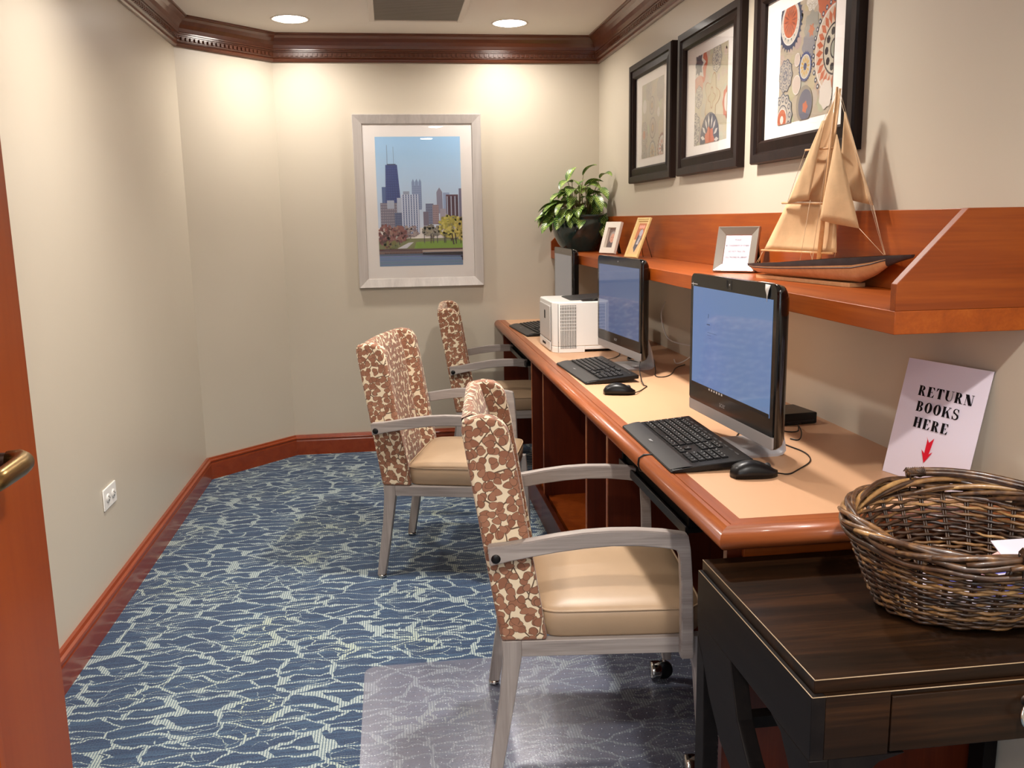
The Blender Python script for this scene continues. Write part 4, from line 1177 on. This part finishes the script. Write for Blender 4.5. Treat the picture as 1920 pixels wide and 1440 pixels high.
def sail(a, b, c, d_, bel, y0, nm='sail'):
    mb = MB(); P = []; N = 10
    for i in range(N + 1):
        v = i / N; row = []
        for j in range(N + 1):
            u = j / N
            l = Vector(a).lerp(Vector(d_), v); r = Vector(b).lerp(Vector(c), v); q = l.lerp(r, u)
            row.append((q.x, y0 + bel * math.sin(PI * u) * math.sin(PI * min(v + .1, 1)) + .0012 * math.sin(9 * u + 7 * v) * math.sin(PI * u), q.y))
        P.append(row)
    mb.grid(P, 'sail'); return mb.build(nm, bt, recalc=False, solid=.0009)
sail((-.455, .084), (-.116, .0835), (-.125, .211), (-.347, .216), .010, .010, 'mainsail')
sail((-.340, .220), (-.160, .214), (-.128, .500), (-.136, .502), .008, .010, 'topsail')
sail((-.322, .214), (-.222, .222), (-.165, .425), (-.178, .425), -.006, -.007, 'staysail')
sail((-.166, .168), (-.004, .147), (-.109, .384), (-.112, .384), -.016, -.010, 'jib')
sail((-.120, .225), (.018, .203), (-.108, .440), (-.111, .440), .014, .010, 'flying_jib')
mb = MB()
for a, b in (((-.131, 0, .502), (.080, 0, .085)), ((-.128, .004, .500), (.084, 0, .085)), ((-.004, -.010, .147), (.078, 0, .084)), ((.018, .010, .203), (.082, 0, .084)), ((-.131, 0, .502), (-.335, .010, .221)),
             ((-.256, 0, .356), (-.345, .010, .221)), ((-.452, .002, .081), (-.478, .006, .044)), ((-.445, .002, .081), (-.470, -.006, .044)), ((-.215, 0, .083), (-.205, .0, .060)), ((-.200, 0, .083), (-.205, 0, .06)),
             ((-.131, 0, .5), (-.150, -.040, .066)), ((-.215, -.007, .222), (-.200, -.042, .062)), ((-.12, .01, .085), (-.15, .03, .066))):
    mb.tube([a, b], .0006, 'thread', 5)
mb.build('rigging', bt)

# ------------------------------------------------------------------ frames standing on the shelf
def rect_frame(mb, W, H, prof, m, T):
    """mitred frame; profile = (inset from outer edge, height towards the viewer)"""
    mi = mb.mi(m); loops = []
    for ins, hgt in prof:
        loops.append([mb.bm.verts.new(T @ Vector(p)) for p in ((ins, -hgt, ins), (W - ins, -hgt, ins), (W - ins, -hgt, H - ins), (ins, -hgt, H - ins))])
    for a, b in zip(loops, loops[1:] + [loops[0]]):
        for k in range(4): mb.face([a[k], a[(k + 1) % 4], b[(k + 1) % 4], b[k]], mi)
def stand_frame(name, label, bl, br, H, tilt, prof, m, cat='picture frame', back='black'):
    e = Vector((br[0] - bl[0], br[1] - bl[1])); W = e.length
    t = thing(name, label, cat, (bl[0], bl[1], ST + .0012), math.atan2(e.y, e.x)); T = Matrix.Rotation(math.radians(-tilt), 4, 'X')
    mb = MB(); rect_frame(mb, W, H, prof, m, T); mb.build('frame', t)
    MB().box(.003, W - .003, -.001, .0025, .003, H - .003, back, T=T).build('backing_board', t)
    return t, T, W
def person_photo(A, w, h, bg, hair, face, shirt):
    A.rect(0, 0, w, h, bg); A.disc(w * .55, h * .56, w * .34, hair, ry=h * .30)
    A.disc(w * .54, h * .10, w * .46, shirt, ry=h * .28); A.disc(w * .54, h * .50, w * .26, face, ry=h * .24)
    for dx in (-.1, .1): A.disc(w * (.54 + dx), h * .54, w * .03, (60, 44, 40))
    A.rect(w * .46, h * .38, w * .62, h * .395, (140, 70, 66)); A.disc(w * .54, h * .47, w * .035, (188, 138, 118))
f, T, W = stand_frame('sign_frame', 'silver frame holding a printed cell phone notice, beside the sailboat', (1.060, 2.885), (1.165, 2.79), .152, 18,
                      [(0, 0), (0, .010), (.003, .013), (.026, .004), (.028, .002), (.028, 0)], 'silver_metal', 'framed sign')
MB().box(.028, W - .028, -.0022, -.0012, .028, .124, 'paper', T=T).build('notice_card', f)
mb = MB()
for i, s_ in enumerate(('PLEASE', 'BE CONSIDERATE OF OTHERS', 'DO NOT TALK ON', 'CELL PHONES IN LIBRARY')):
    TT = T @ Matrix.Translation((W / 2, -.0026, .106 - .0195 * i)) @ Matrix.Rotation(PI / 2, 4, 'X') @ Matrix.Diagonal((.72 if i in (1,) else .8, 1, 1, 1))
    mb.add_mesh(text_mesh(s_, .0082), 'letter', TT)
mb.build('notice_lettering', f, recalc=False)
mb = MB(); mb.prism([(.037, .10), (.041, .11), (.078, .0), (.070, 0)], 0, W * .30, W * .95, 'black'); mb.build('easel_back', f)
f, T, W = stand_frame('photo_frame', 'cream photo frame with a portrait, next to the potted plant', (1.087, 4.62), (1.136, 4.50), .165, 17,
                      [(0, 0), (0, .014), (.002, .016), (.030, .016), (.032, .002), (.032, 0)], 'cream_frame')
A = Art(T @ Vector((.032, -.002, .032)), T.to_3x3() @ Vector((1, 0, 0)), T.to_3x3() @ Vector((0, 0, 1)), W - .064, .165 - .064)
person_photo(A, W - .064, .101, (150, 130, 122), (176, 164, 158), (216, 164, 142), (110, 100, 100)); A.build('portrait_photo', f, 'ink_gloss')
mb = MB(); mb.prism([(.038, .11), (.042, .12), (.075, .0), (.068, 0)], 0, W * .42, W * .58, 'black'); mb.build('easel_back', f)
f, T, W = stand_frame('photo_frame', 'pale gold photo frame on a thin easel, leaning back on the shelf', (1.080, 4.10), (1.106, 3.98), .192, 22,
                      [(0, 0), (0, .008), (.002, .010), (.008, .010), (.010, .007), (.016, .007), (.018, .002), (.018, 0)], 'gold_frame')
A = Art(T @ Vector((.018, -.002, .018)), T.to_3x3() @ Vector((1, 0, 0)), T.to_3x3() @ Vector((0, 0, 1)), W - .036, .156)
w_, h_ = W - .036, .156
A.rect(0, 0, w_, h_, (226, 190, 138)); A.rect(.008, .07, w_ - .008, h_ - .008, (196, 122, 84))
for dx in (.3, .5, .7): A.disc(w_ * dx, h_ * .84, .009, (232, 168, 150))
A.poly([(w_ * .3, h_ * .2), (w_ * .55, h_ * .05), (w_ * .85, h_ * .45), (w_ * .75, h_ * .75), (w_ * .5, h_ * .78), (w_ * .35, h_ * .5)], (98, 92, 100)); A.disc(w_ * .62, h_ * .66, .016, (186, 180, 190))
for k in range(4): A.poly([(w_ * (.45 + .06 * k), h_ * .3), (w_ * (.50 + .06 * k), h_ * .3), (w_ * (.62 + .05 * k), h_ * .6), (w_ * (.60 + .05 * k), h_ * .6)], (210, 204, 206))
A.build('printed_picture', f, 'ink_gloss')
mb = MB()
for a, b in (((W * .3, .052, .115), (W * .16, .082, .001)), ((W * .7, .052, .115), (W * .84, .082, .001)), ((W * .22, .07, .05), (W * .5, .024, .050))): mb.tube([a, b], .0016, 'bronze', 6)
mb.build('easel_leg', f)

# ------------------------------------------------------------------ potted plant
pt = thing('potted_plant', 'leafy variegated plant in a dark green glazed pot at the far shelf end', 'plant', (1.068, 5.085, ST))
MB().lathe([(0, 0), (.088, 0), (.092, .004), (.096, .010), (.120, .045), (.140, .085), (.150, .125), (.151, .150), (.146, .170), (.142, .178), (.147, .186), (.150, .194), (.148, .202), (.140, .204), (.132, .200), (.132, .180), (0, .178)], 'ceramic', n=56).build('pot', pt)
MB().lathe([(0, .186), (.05, .184), (.131, .178)], 'soil', n=30).build('soil', pt)
lv = MB(); stm = MB(); rnd = random.Random(11)
def leafblade(base, dirv, L, Wd, droop, roll):
    d = Vector(dirv).normalized(); side = d.cross(Vector((0, 0, 1)))
    side = side.normalized() if side.length > .05 else Vector((1, 0, 0)); side = Matrix.Rotation(roll, 3, d) @ side
    P = []; p = Vector(base); N = 8; dd = d.copy()
    for i in range(N + 1):
        u = i / N; w = Wd * math.sin(PI * min(1, u * .93 + .05)) ** .8 * (1 - .35 * u) * (1 if u < .999 else .05)
        up = side.cross(dd).normalized()
        P.append([p + side * (w * s * .5) + up * (abs(s) * w * .20) for s in (-1, -.5, 0, .5, 1)])
        dd = (dd + Vector((0, 0, -droop / N))).normalized(); p = p + dd * (L / N)
    lv.grid(P, 'leaf', uv=True)
for i in range(74):
    a = rnd.uniform(0, 2 * PI); ring = rnd.random() ** .6
    hgt = .275 + .10 * (1 - ring) + rnd.uniform(-.03, .03); rad = .03 + .125 * ring
    b0 = Vector((.05 * math.cos(a), .05 * math.sin(a), .18)); tip = Vector((rad * math.cos(a) - .01, rad * math.sin(a) * .85 - .01, hgt - .09 * ring))
    wall_room = .150
    if tip.x > wall_room: tip.x = wall_room
    mid = b0.lerp(tip, .5) + Vector((0, 0, .03))
    stm.tube([b0, mid, tip], [.0032, .0024, .0018], 'stem', 6)
    dx = Vector((math.cos(a) - .25, math.sin(a) - .12, rnd.uniform(.15, .8) - .5 * ring))
    if tip.x > .07 and dx.x > 0: dx.x *= -.3; dx.y -= .5
    if tip.y > .10 and dx.y > 0: dx.y *= -.3
    leafblade(tip, dx, rnd.uniform(.10, .14), rnd.uniform(.062, .085), rnd.uniform(.8, 1.7), rnd.uniform(-.5, .5))
# long shoots seen against the back wall and one to the right
for b0, tip, dx, L in (((-.03, 0, .2), (-.16, -.02, .225), (-.9, -.1, -.1), .11), ((-.02, -.04, .2), (-.12, -.05, .25), (-.8, -.3, .05), .12), ((.0, 0, .2), (.02, -.03, .42), (.35, -.5, .9), .12),
                       ((-.02, .0, .2), (-.07, -.03, .39), (.25, .1, .8), .10), ((.04, -.04, .2), (.10, -.10, .40), (.2, -.6, .5), .13), ((.04, -.02, .2), (.09, -.09, .34), (.3, -.9, .1), .13), ((.03, -.03, .2), (.07, -.13, .30), (.15, -.8, -.3), .12)):
    stm.tube([b0, Vector(b0).lerp(Vector(tip), .55) + Vector((0, 0, .02)), tip], [.003, .0022, .0015], 'stem', 6); leafblade(tip, dx, L, .06, 1.2, .3)
stm.build('stems', pt); lf = lv.build('foliage', pt, recalc=False)

# ------------------------------------------------------------------ framed pictures
def wall_picture(name, label, cat, O, rz, W, H, prof, m, mw, art, grp=None):
    t = thing(name, label, cat, O, rz, grp)
    I = Matrix.Identity(4); mb = MB(); rect_frame(mb, W, H, prof, m, I); mb.build('frame', t)
    fw = prof[-1][0]
    MB().box(fw - .004, W - fw + .004, -.010, -.004, fw - .004, H - fw + .004, 'matboard').build('mat_board', t)
    (ax, az, aw, ah) = art[:4]
    A = Art((ax, -.0103, az), (1, 0, 0), (0, 0, 1), aw, ah); A.gain = .72 if grp else 1.; art[4](A, aw, ah); A.build('print', t)
    MB().box(fw - .002, W - fw + .002, -.0155, -.0145, fw - .002, H - fw + .002, 'glass').build('glass_pane', t)
    return t
def skyline(A, w, h):
    X = lambda px: (px - 212) / (858 - 212) * w
    Y = lambda py: (1192 - py) / (1192 - 232) * h
    n = 24
    for i in range(n):                                             # sky of the photograph, paler towards the city
        f = i / (n - 1); A.layer() if i == 0 else None
        A.rect(0, h * (.30 + .70 * i / n), w, h * (.30 + .70 * (i + 1) / n), (int(205 - 50 * f), int(216 - 20 * f), int(236 - 4 * f)))
    A.auto = True
    A.rect(0, 0, w, Y(1070), (118, 136, 168))
    rr = random.Random(3)
    A.layer()
    for i in range(40): A.rect(0, Y(1190) + i * Y(1100) / 40, w, Y(1190) + (i + 1) * Y(1100) / 40, (108 + rr.randint(-10, 16), 128 + rr.randint(-10, 14), 164 + rr.randint(-10, 12)))
    A.auto = True
    def tower(x0, x1, ytop, ybot, col, win=None, cols=5, rows=12, x0b=None, x1b=None):
        x0b = x0 if x0b is None else x0b; x1b = x1 if x1b is None else x1b
        A.poly([(X(x0b), Y(ybot)), (X(x1b), Y(ybot)), (X(x1), Y(ytop)), (X(x0), Y(ytop))], col)
        if win:
            A.layer()
            for r in range(rows):
                for c in range(cols):
                    u0 = (c + .25) / cols; u1 = (c + .8) / cols; v0 = (r + .2) / rows; v1 = (r + .75) / rows
                    xa = lambda u, v: (x0 + (x0b - x0) * v) + ((x1 + (x1b - x1) * v) - (x0 + (x0b - x0) * v)) * u
                    ya = lambda v: ytop + (ybot - ytop) * v
                    A.poly([(X(xa(u0, v1)), Y(ya(v1))), (X(xa(u1, v1)), Y(ya(v1))), (X(xa(u1, v0)), Y(ya(v0))), (X(xa(u0, v0)), Y(ya(v0)))], win)
            A.auto = True
    tower(250, 285, 598, 720, (86, 104, 150))
    A.rect(X(297), Y(430), X(300), Y(292), (110, 116, 140)); A.rect(X(346), Y(430), X(348), Y(305), (110, 116, 140))
    tower(284, 372, 436, 720, (62, 74, 128), (72, 86, 142), 6, 16, 276, 392)
    A.rect(X(296), Y(440), X(362), Y(430), (70, 76, 110))
    for a, b in ((478, 500), (503, 528), (531, 552)): A.poly([(X(a), Y(760)), (X(b), Y(760)), (X(b), Y(565)), (X((a + b) / 2), Y(540)), (X(a), Y(565))], (132, 150, 186))
    tower(480, 550, 590, 770, (140, 156, 190), (118, 134, 172), 6, 12)
    A.poly([(X(667), Y(800)), (X(712), Y(800)), (X(710), Y(640)), (X(688), Y(606)), (X(666), Y(640))], (140, 138, 160))
    tower(716, 765, 645, 800, (150, 168, 202)); tower(838, 862, 615, 830, (120, 116, 140))
    tower(580, 640, 725, 880, (120, 128, 156), (100, 106, 136), 5, 8); tower(560, 600, 785, 890, (116, 108, 128)); tower(632, 680, 735, 880, (160, 140, 146), (130, 112, 122), 4, 9); tower(690, 735, 765, 880, (166, 160, 176))
    tower(738, 832, 660, 830, (98, 72, 84)); A.layer()
    for k in range(6): A.rect(X(744 + k * 15), Y(825), X(751 + k * 15), Y(672), (172, 184, 206) if k % 2 == 0 else (70, 52, 66))
    A.auto = True
    tower(234, 360, 716, 900, (118, 112, 130), (156, 150, 160), 9, 9); tower(286, 340, 698, 760, (168, 176, 196)); tower(362, 400, 680, 800, (176, 186, 208)); tower(340, 400, 790, 900, (76, 86, 122), (120, 130, 160), 5, 8)
    tower(411, 458, 632, 670, (150, 160, 184)); tower(396, 530, 658, 950, (92, 106, 148)); A.layer()
    for k in range(7): A.rect(X(396 + k * 20), Y(945), X(406 + k * 20), Y(655), (206, 214, 232))
    A.auto = True; A.layer()
    for r in range(20): A.rect(X(396), Y(672 + r * 14), X(530), Y(668 + r * 14), (176, 188, 214))
    A.auto = True
    # park
    A.rect(0, Y(1075), w, Y(985), (128, 130, 92)); A.poly([(X(480), Y(1062)), (X(862), Y(1066)), (X(862), Y(1000)), (X(500), Y(1012))], (126, 158, 66))
    A.poly([(X(350), Y(1060)), (X(425), Y(1058)), (X(480), Y(1012)), (X(440), Y(1016))], (206, 204, 212))
    def tree(cx, cy, rx, ry, cols, n):
        A.auto = True; A.rect(X(cx - 3), Y(cy + ry * 1.35), X(cx + 3), Y(cy), (66, 52, 48))
        A.layer()
        for _ in range(n):
            if _ % 12 == 0: A.k += 1
            a = rr.uniform(0, 2 * PI); q = rr.random() ** .5
            A.disc(X(cx + rx * q * math.cos(a)), Y(cy + ry * q * math.sin(a)), w * rr.uniform(.010, .024), rr.choice(cols), 6)
        A.auto = True
    tree(455, 930, 60, 40, [(150, 134, 138), (130, 118, 130), (166, 152, 150)], 60); tree(620, 930, 70, 44, [(140, 134, 122), (158, 150, 130), (120, 116, 112)], 90)
    tree(270, 960, 60, 80, [(134, 84, 84), (116, 70, 72), (150, 104, 98), (98, 66, 62)], 130); tree(370, 950, 62, 60, [(140, 92, 88), (122, 80, 80), (156, 120, 110)], 110)
    tree(300, 1030, 50, 24, [(126, 120, 74), (146, 108, 84), (104, 110, 66)], 50)
    tree(770, 895, 98, 86, [(186, 176, 84), (170, 160, 74), (204, 192, 104), (150, 142, 76)], 200); tree(845, 920, 40, 80, [(176, 160, 76), (150, 134, 74), (196, 180, 96)], 70)
    A.poly([(X(785), Y(1035)), (X(795), Y(1035)), (X(780), Y(950)), (X(770), Y(950))], (70, 52, 44)); A.poly([(X(806), Y(1030)), (X(814), Y(1030)), (X(806), Y(950)), (X(798), Y(950))], (70, 52, 44))
    for x in (560, 610, 630, 660, 715, 725): A.rect(X(x), Y(1022), X(x + 5), Y(955), (74, 66, 72))
    # promenade and water's edge
    A.rect(0, Y(1078), w, Y(1062), (96, 70, 72)); A.rect(0, Y(1100), X(545), Y(1080), (128, 104, 98)); A.layer()
    for k in range(26): A.rect(X(256 + k * 12), Y(1100), X(261 + k * 12), Y(1088), (48, 38, 46))
    A.auto = True
    A.rect(X(545), Y(1090), w, Y(1074), (176, 160, 152)); A.poly([(X(545), Y(1108)), (w, Y(1116)), (w, Y(1092)), (X(545), Y(1094))], (44, 34, 44)); A.rect(X(842), Y(1132), w, Y(1120), (50, 44, 56)); A.rect(X(850), Y(1155), X(868), Y(1132), (50, 44, 56))
wall_picture('framed_cityscape', 'silver framed photograph of a city skyline beside water, on the back wall', 'picture', (-.182, BY, .972), 0, .724, .971,
             [(0, 0), (0, .026), (.003, .030), (.050, .018), (.054, .012), (.054, .003), (.054, 0)], 'frame_silver', .06, (.122, .122, .482, .727, skyline))
NAVY, TEAL, ORG, RED, GRY, WHT, YEL, BG = (72, 78, 100), (84, 108, 116), (196, 106, 72), (196, 92, 70), (140, 134, 130), (226, 220, 212), (206, 164, 84), (184, 170, 150)
def ground(A, w, h, base, seed):
    rr = random.Random(seed); A.rect(0, 0, w, h, base); A.layer()
    for _ in range(60):
        if _ % 6 == 0: A.k += 1
        A.disc(rr.uniform(0, w), rr.uniform(0, h), rr.uniform(.008, .028), tuple(max(0, min(255, c + rr.randint(-9, 9))) for c in base), 10)
    A.auto = True
def lace(A, cx, cy, r, c1, c2, n=12):
    A.disc(cx, cy, r, c1, 48, wob=.06, lobes=n); A.disc(cx, cy, r * .93, c2, 48, wob=.06, lobes=n); A.layer(); A.dots(cx, cy, r * .76, n, r * .15, c1); A.auto = True; A.layer(); A.dots(cx, cy, r * .76, n, r * .08, c2); A.auto = True
    A.disc(cx, cy, r * .52, c1); A.disc(cx, cy, r * .46, c2); A.layer(); A.petals(cx, cy, r * .08, r * .42, 8, r * .10, c1); A.auto = True; A.disc(cx, cy, r * .10, c2)
def sun(A, cx, cy, r, ring, inner, pet, hub, n=14):
    A.layer(); A.petals(cx, cy, r * .86, r * 1.12, n * 2, r * .06, ring); A.auto = True
    A.disc(cx, cy, r, ring); A.disc(cx, cy, r * .84, WHT); A.disc(cx, cy, r * .79, inner); A.layer(); A.petals(cx, cy, r * .22, r * .74, n, r * .09, pet); A.auto = True; A.disc(cx, cy, r * .24, hub); A.layer(); A.petals(cx, cy, 0, r * .34, 6, r * .05, ring); A.auto = True
def art_c(A, w, h):
    ground(A, w, h, BG, 1)
    lace(A, .60 * w, .99 * h, .11 * w, WHT, (200, 190, 176), 9)
    sun(A, .19 * w, .86 * h, .215 * w, NAVY, (206, 198, 184), TEAL, NAVY); A.disc(.19 * w, .88 * h, .15 * w, WHT); A.disc(.19 * w, .88 * h, .138 * w, ORG); A.layer(); A.petals(.19 * w, .88 * h, .02 * w, .13 * w, 14, .010 * w, (150, 84, 66)); A.auto = True
    A.disc(.86 * w, .93 * h, .16 * w, ORG, 40, wob=.05, lobes=12); A.layer(); A.petals(.86 * w, .95 * h, .0, .06 * w, 8, .012 * w, NAVY); A.auto = True
    A.disc(.60 * w, .74 * h, .13 * w, (160, 156, 146), 40, wob=.1, lobes=8); A.disc(.55 * w, .60 * h, .11 * w, (150, 146, 148), 40, wob=.1, lobes=8); A.disc(.60 * w, .72 * h, .045 * w, (200, 128, 96), 20, wob=.3, lobes=6)
    c = (1.02 * w, .50 * h); A.layer(); A.dots(*c, .37 * w, 34, .022 * w, NAVY); A.auto = True; A.layer(); A.dots(*c, .37 * w, 34, .010 * w, WHT); A.auto = True
    A.disc(*c, .34 * w, WHT); A.disc(*c, .325 * w, (212, 190, 170)); A.layer(); A.petals(*c, .20 * w, .32 * w, 26, .030 * w, ORG); A.auto = True; A.disc(*c, .20 * w, (52, 46, 52)); A.disc(*c, .185 * w, (206, 196, 176)); A.layer(); A.dots(*c, .14 * w, 10, .032 * w, (52, 46, 52)); A.auto = True; A.disc(*c, .08 * w, (52, 46, 52)); A.disc(*c, .065 * w, (176, 176, 160))
    sun(A, .51 * w, .44 * h, .115 * w, (84, 92, 132), (196, 186, 166), YEL, NAVY, 12)
    lace(A, .13 * w, .42 * h, .135 * w, (104, 108, 122), (182, 172, 160), 10)
    for cx, cy, r in ((.36, .52, .055), (.36, .31, .08)): A.disc(cx * w, cy * h, r * w, WHT); A.disc(cx * w, cy * h, r * w * .9, (208, 190, 178))
    lace(A, .10 * w, .07 * h, .19 * w, (92, 98, 112), (196, 186, 172), 12); A.disc(.09 * w, .04 * h, .10 * w, WHT); A.disc(.09 * w, .04 * h, .09 * w, ORG); A.disc(.09 * w, .04 * h, .035 * w, WHT)
    A.disc(.52 * w, .13 * h, .15 * w, (150, 140, 126)); A.disc(.54 * w, .12 * h, .125 * w, (104, 104, 120)); A.disc(.54 * w, .10 * h, .045 * w, ORG, 16, wob=.2, lobes=5)
    A.disc(.90 * w, .16 * h, .11 * w, (224, 214, 204), 30, wob=.08, lobes=7)
def art_b(A, w, h):
    ground(A, w, h, (206, 196, 170), 2)
    A.disc(.12 * w, .90 * h, .26 * w, (206, 104, 74), 40, wob=.06, lobes=8); A.layer(); A.petals(.12 * w, .90 * h, 0, .22 * w, 8, .05 * w, WHT); A.auto = True; A.layer(); A.petals(.12 * w, .90 * h, 0, .14 * w, 8, .04 * w, NAVY); A.auto = True
    A.disc(.13 * w, .66 * h, .13 * w, (214, 150, 122), ry=.12 * h); lace(A, .13 * w, .54 * h, .12 * w, (120, 118, 126), (206, 196, 178), 8); lace(A, .68 * w, .88 * h, .14 * w, (134, 132, 136), (206, 198, 180), 8)
    A.disc(.55 * w, .48 * h, .20 * w, (180, 138, 96), 60, ry=.22 * h, wob=.25, lobes=5); A.disc(.55 * w, .48 * h, .188 * w, (204, 190, 158), 60, ry=.208 * h, wob=.25, lobes=5); A.disc(.55 * w, .48 * h, .09 * w, (172, 132, 98), 40, wob=.3, lobes=4); A.disc(.55 * w, .48 * h, .078 * w, (200, 186, 150), 40, wob=.3, lobes=4)
    lace(A, .02 * w, .18 * h, .18 * w, (116, 116, 128), (206, 198, 182), 9)
    c = (.50 * w, .02 * h); A.disc(*c, .30 * w, NAVY); A.layer(); A.petals(*c, .14 * w, .28 * w, 15, .024 * w, WHT); A.auto = True; A.disc(*c, .14 * w, (214, 112, 78), 40, wob=.12, lobes=7); A.disc(1.0 * w, .38 * h, .12 * w, (206, 120, 96), 40, ry=.16 * h, wob=.08, lobes=8); A.disc(1.0 * w, .38 * h, .07 * w, WHT, 40, ry=.10 * h)
def art_a(A, w, h):
    ground(A, w, h, (190, 178, 156), 3)
    lace(A, .32 * w, .90 * h, .13 * w, (142, 136, 136), (180, 170, 154), 8); A.disc(.85 * w, .86 * h, .16 * w, (160, 148, 142), 30, wob=.1, lobes=7)
    for cx, cy, r in ((.48, .68, .12), (.52, .38, .14)): A.disc(cx * w, cy * h, r * w, (124, 116, 110)); A.disc(cx * w, cy * h, r * w * .86, (186, 170, 150)); A.disc(cx * w, cy * h, r * w * .5, (140, 118, 104)); A.disc(cx * w, cy * h, r * w * .3, (196, 160, 118))
    A.disc(.14 * w, .70 * h, .09 * w, WHT); A.disc(.78 * w, .56 * h, .06 * w, WHT); lace(A, .12 * w, .32 * h, .17 * w, (120, 112, 112), (186, 172, 152), 10); A.disc(.12 * w, .32 * h, .06 * w, (196, 120, 84))
    A.disc(.90 * w, .34 * h, .12 * w, (206, 186, 156)); sun(A, .52 * w, .06 * h, .15 * w, (120, 122, 118), (188, 176, 150), (196, 150, 96), (150, 112, 84), 10); sun(A, .96 * w, .08 * h, .19 * w, (128, 66, 62), WHT, RED, NAVY, 12); lace(A, .14 * w, .04 * h, .13 * w, (122, 122, 122), (178, 168, 150), 8)
PF = [(0, 0), (0, .024), (.004, .030), (.030, .030), (.034, .022), (.036, .022), (.064, .028), (.072, .020), (.072, .012), (.072, 0)]
for O, lab, fn in (((WX, 4.537, 1.516), 'dark framed faint medallion print nearest the back corner', art_a), ((WX, 3.768, 1.516), 'dark framed cream medallion print, middle of the three on the right wall', art_b),
                   ((WX, 2.972, 1.516), 'dark framed print of orange and blue medallions behind the sailboat mast', art_c)):
    wall_picture('framed_print', lab, 'picture', O, -PI / 2, .680, .565, PF, 'frame_dark', .072, (.175, .110, .352, .340, fn), 'medallion prints on the right wall')

# ------------------------------------------------------------------ camera, world, colour management
cam = bpy.data.cameras.new('camera'); co = bpy.data.objects.new('camera', cam); COL.objects.link(co); SC.camera = co
yaw, pitch, roll, fpx = 0.13100016, 0.18090489, 0.01708972, 1687.38
cam.sensor_fit = 'HORIZONTAL'; cam.sensor_width = 36.; cam.lens = fpx / 1920 * 36.; cam.clip_start = .02
fwd = Vector((math.sin(yaw) * math.cos(pitch), math.cos(yaw) * math.cos(pitch), -math.sin(pitch)))
r0 = Vector((math.cos(yaw), -math.sin(yaw), 0)); d0 = fwd.cross(r0)
c_, s_ = math.cos(roll), math.sin(roll); rr_ = r0 * c_ + d0 * s_; dd_ = r0 * -s_ + d0 * c_
Mx = Matrix((rr_, -dd_, -fwd)).transposed().to_4x4(); Mx.translation = (0, 0, 1.35); co.matrix_world = Mx
wd = bpy.data.worlds.new('world'); SC.world = wd; wd.use_nodes = True
wd.node_tree.nodes['Background'].inputs[0].default_value = (.9, .8, .7, 1); wd.node_tree.nodes['Background'].inputs[1].default_value = .1
SC.view_settings.view_transform = 'Standard'; SC.view_settings.look = 'None'; SC.view_settings.gamma = 1.; SC.view_settings.use_curve_mapping = False
SC.view_settings.exposure = .95
SC.cycles.max_bounces = 10; SC.cycles.transparent_max_bounces = 16; SC.cycles.use_denoising = True; SC.cycles.sample_clamp_indirect = 6.
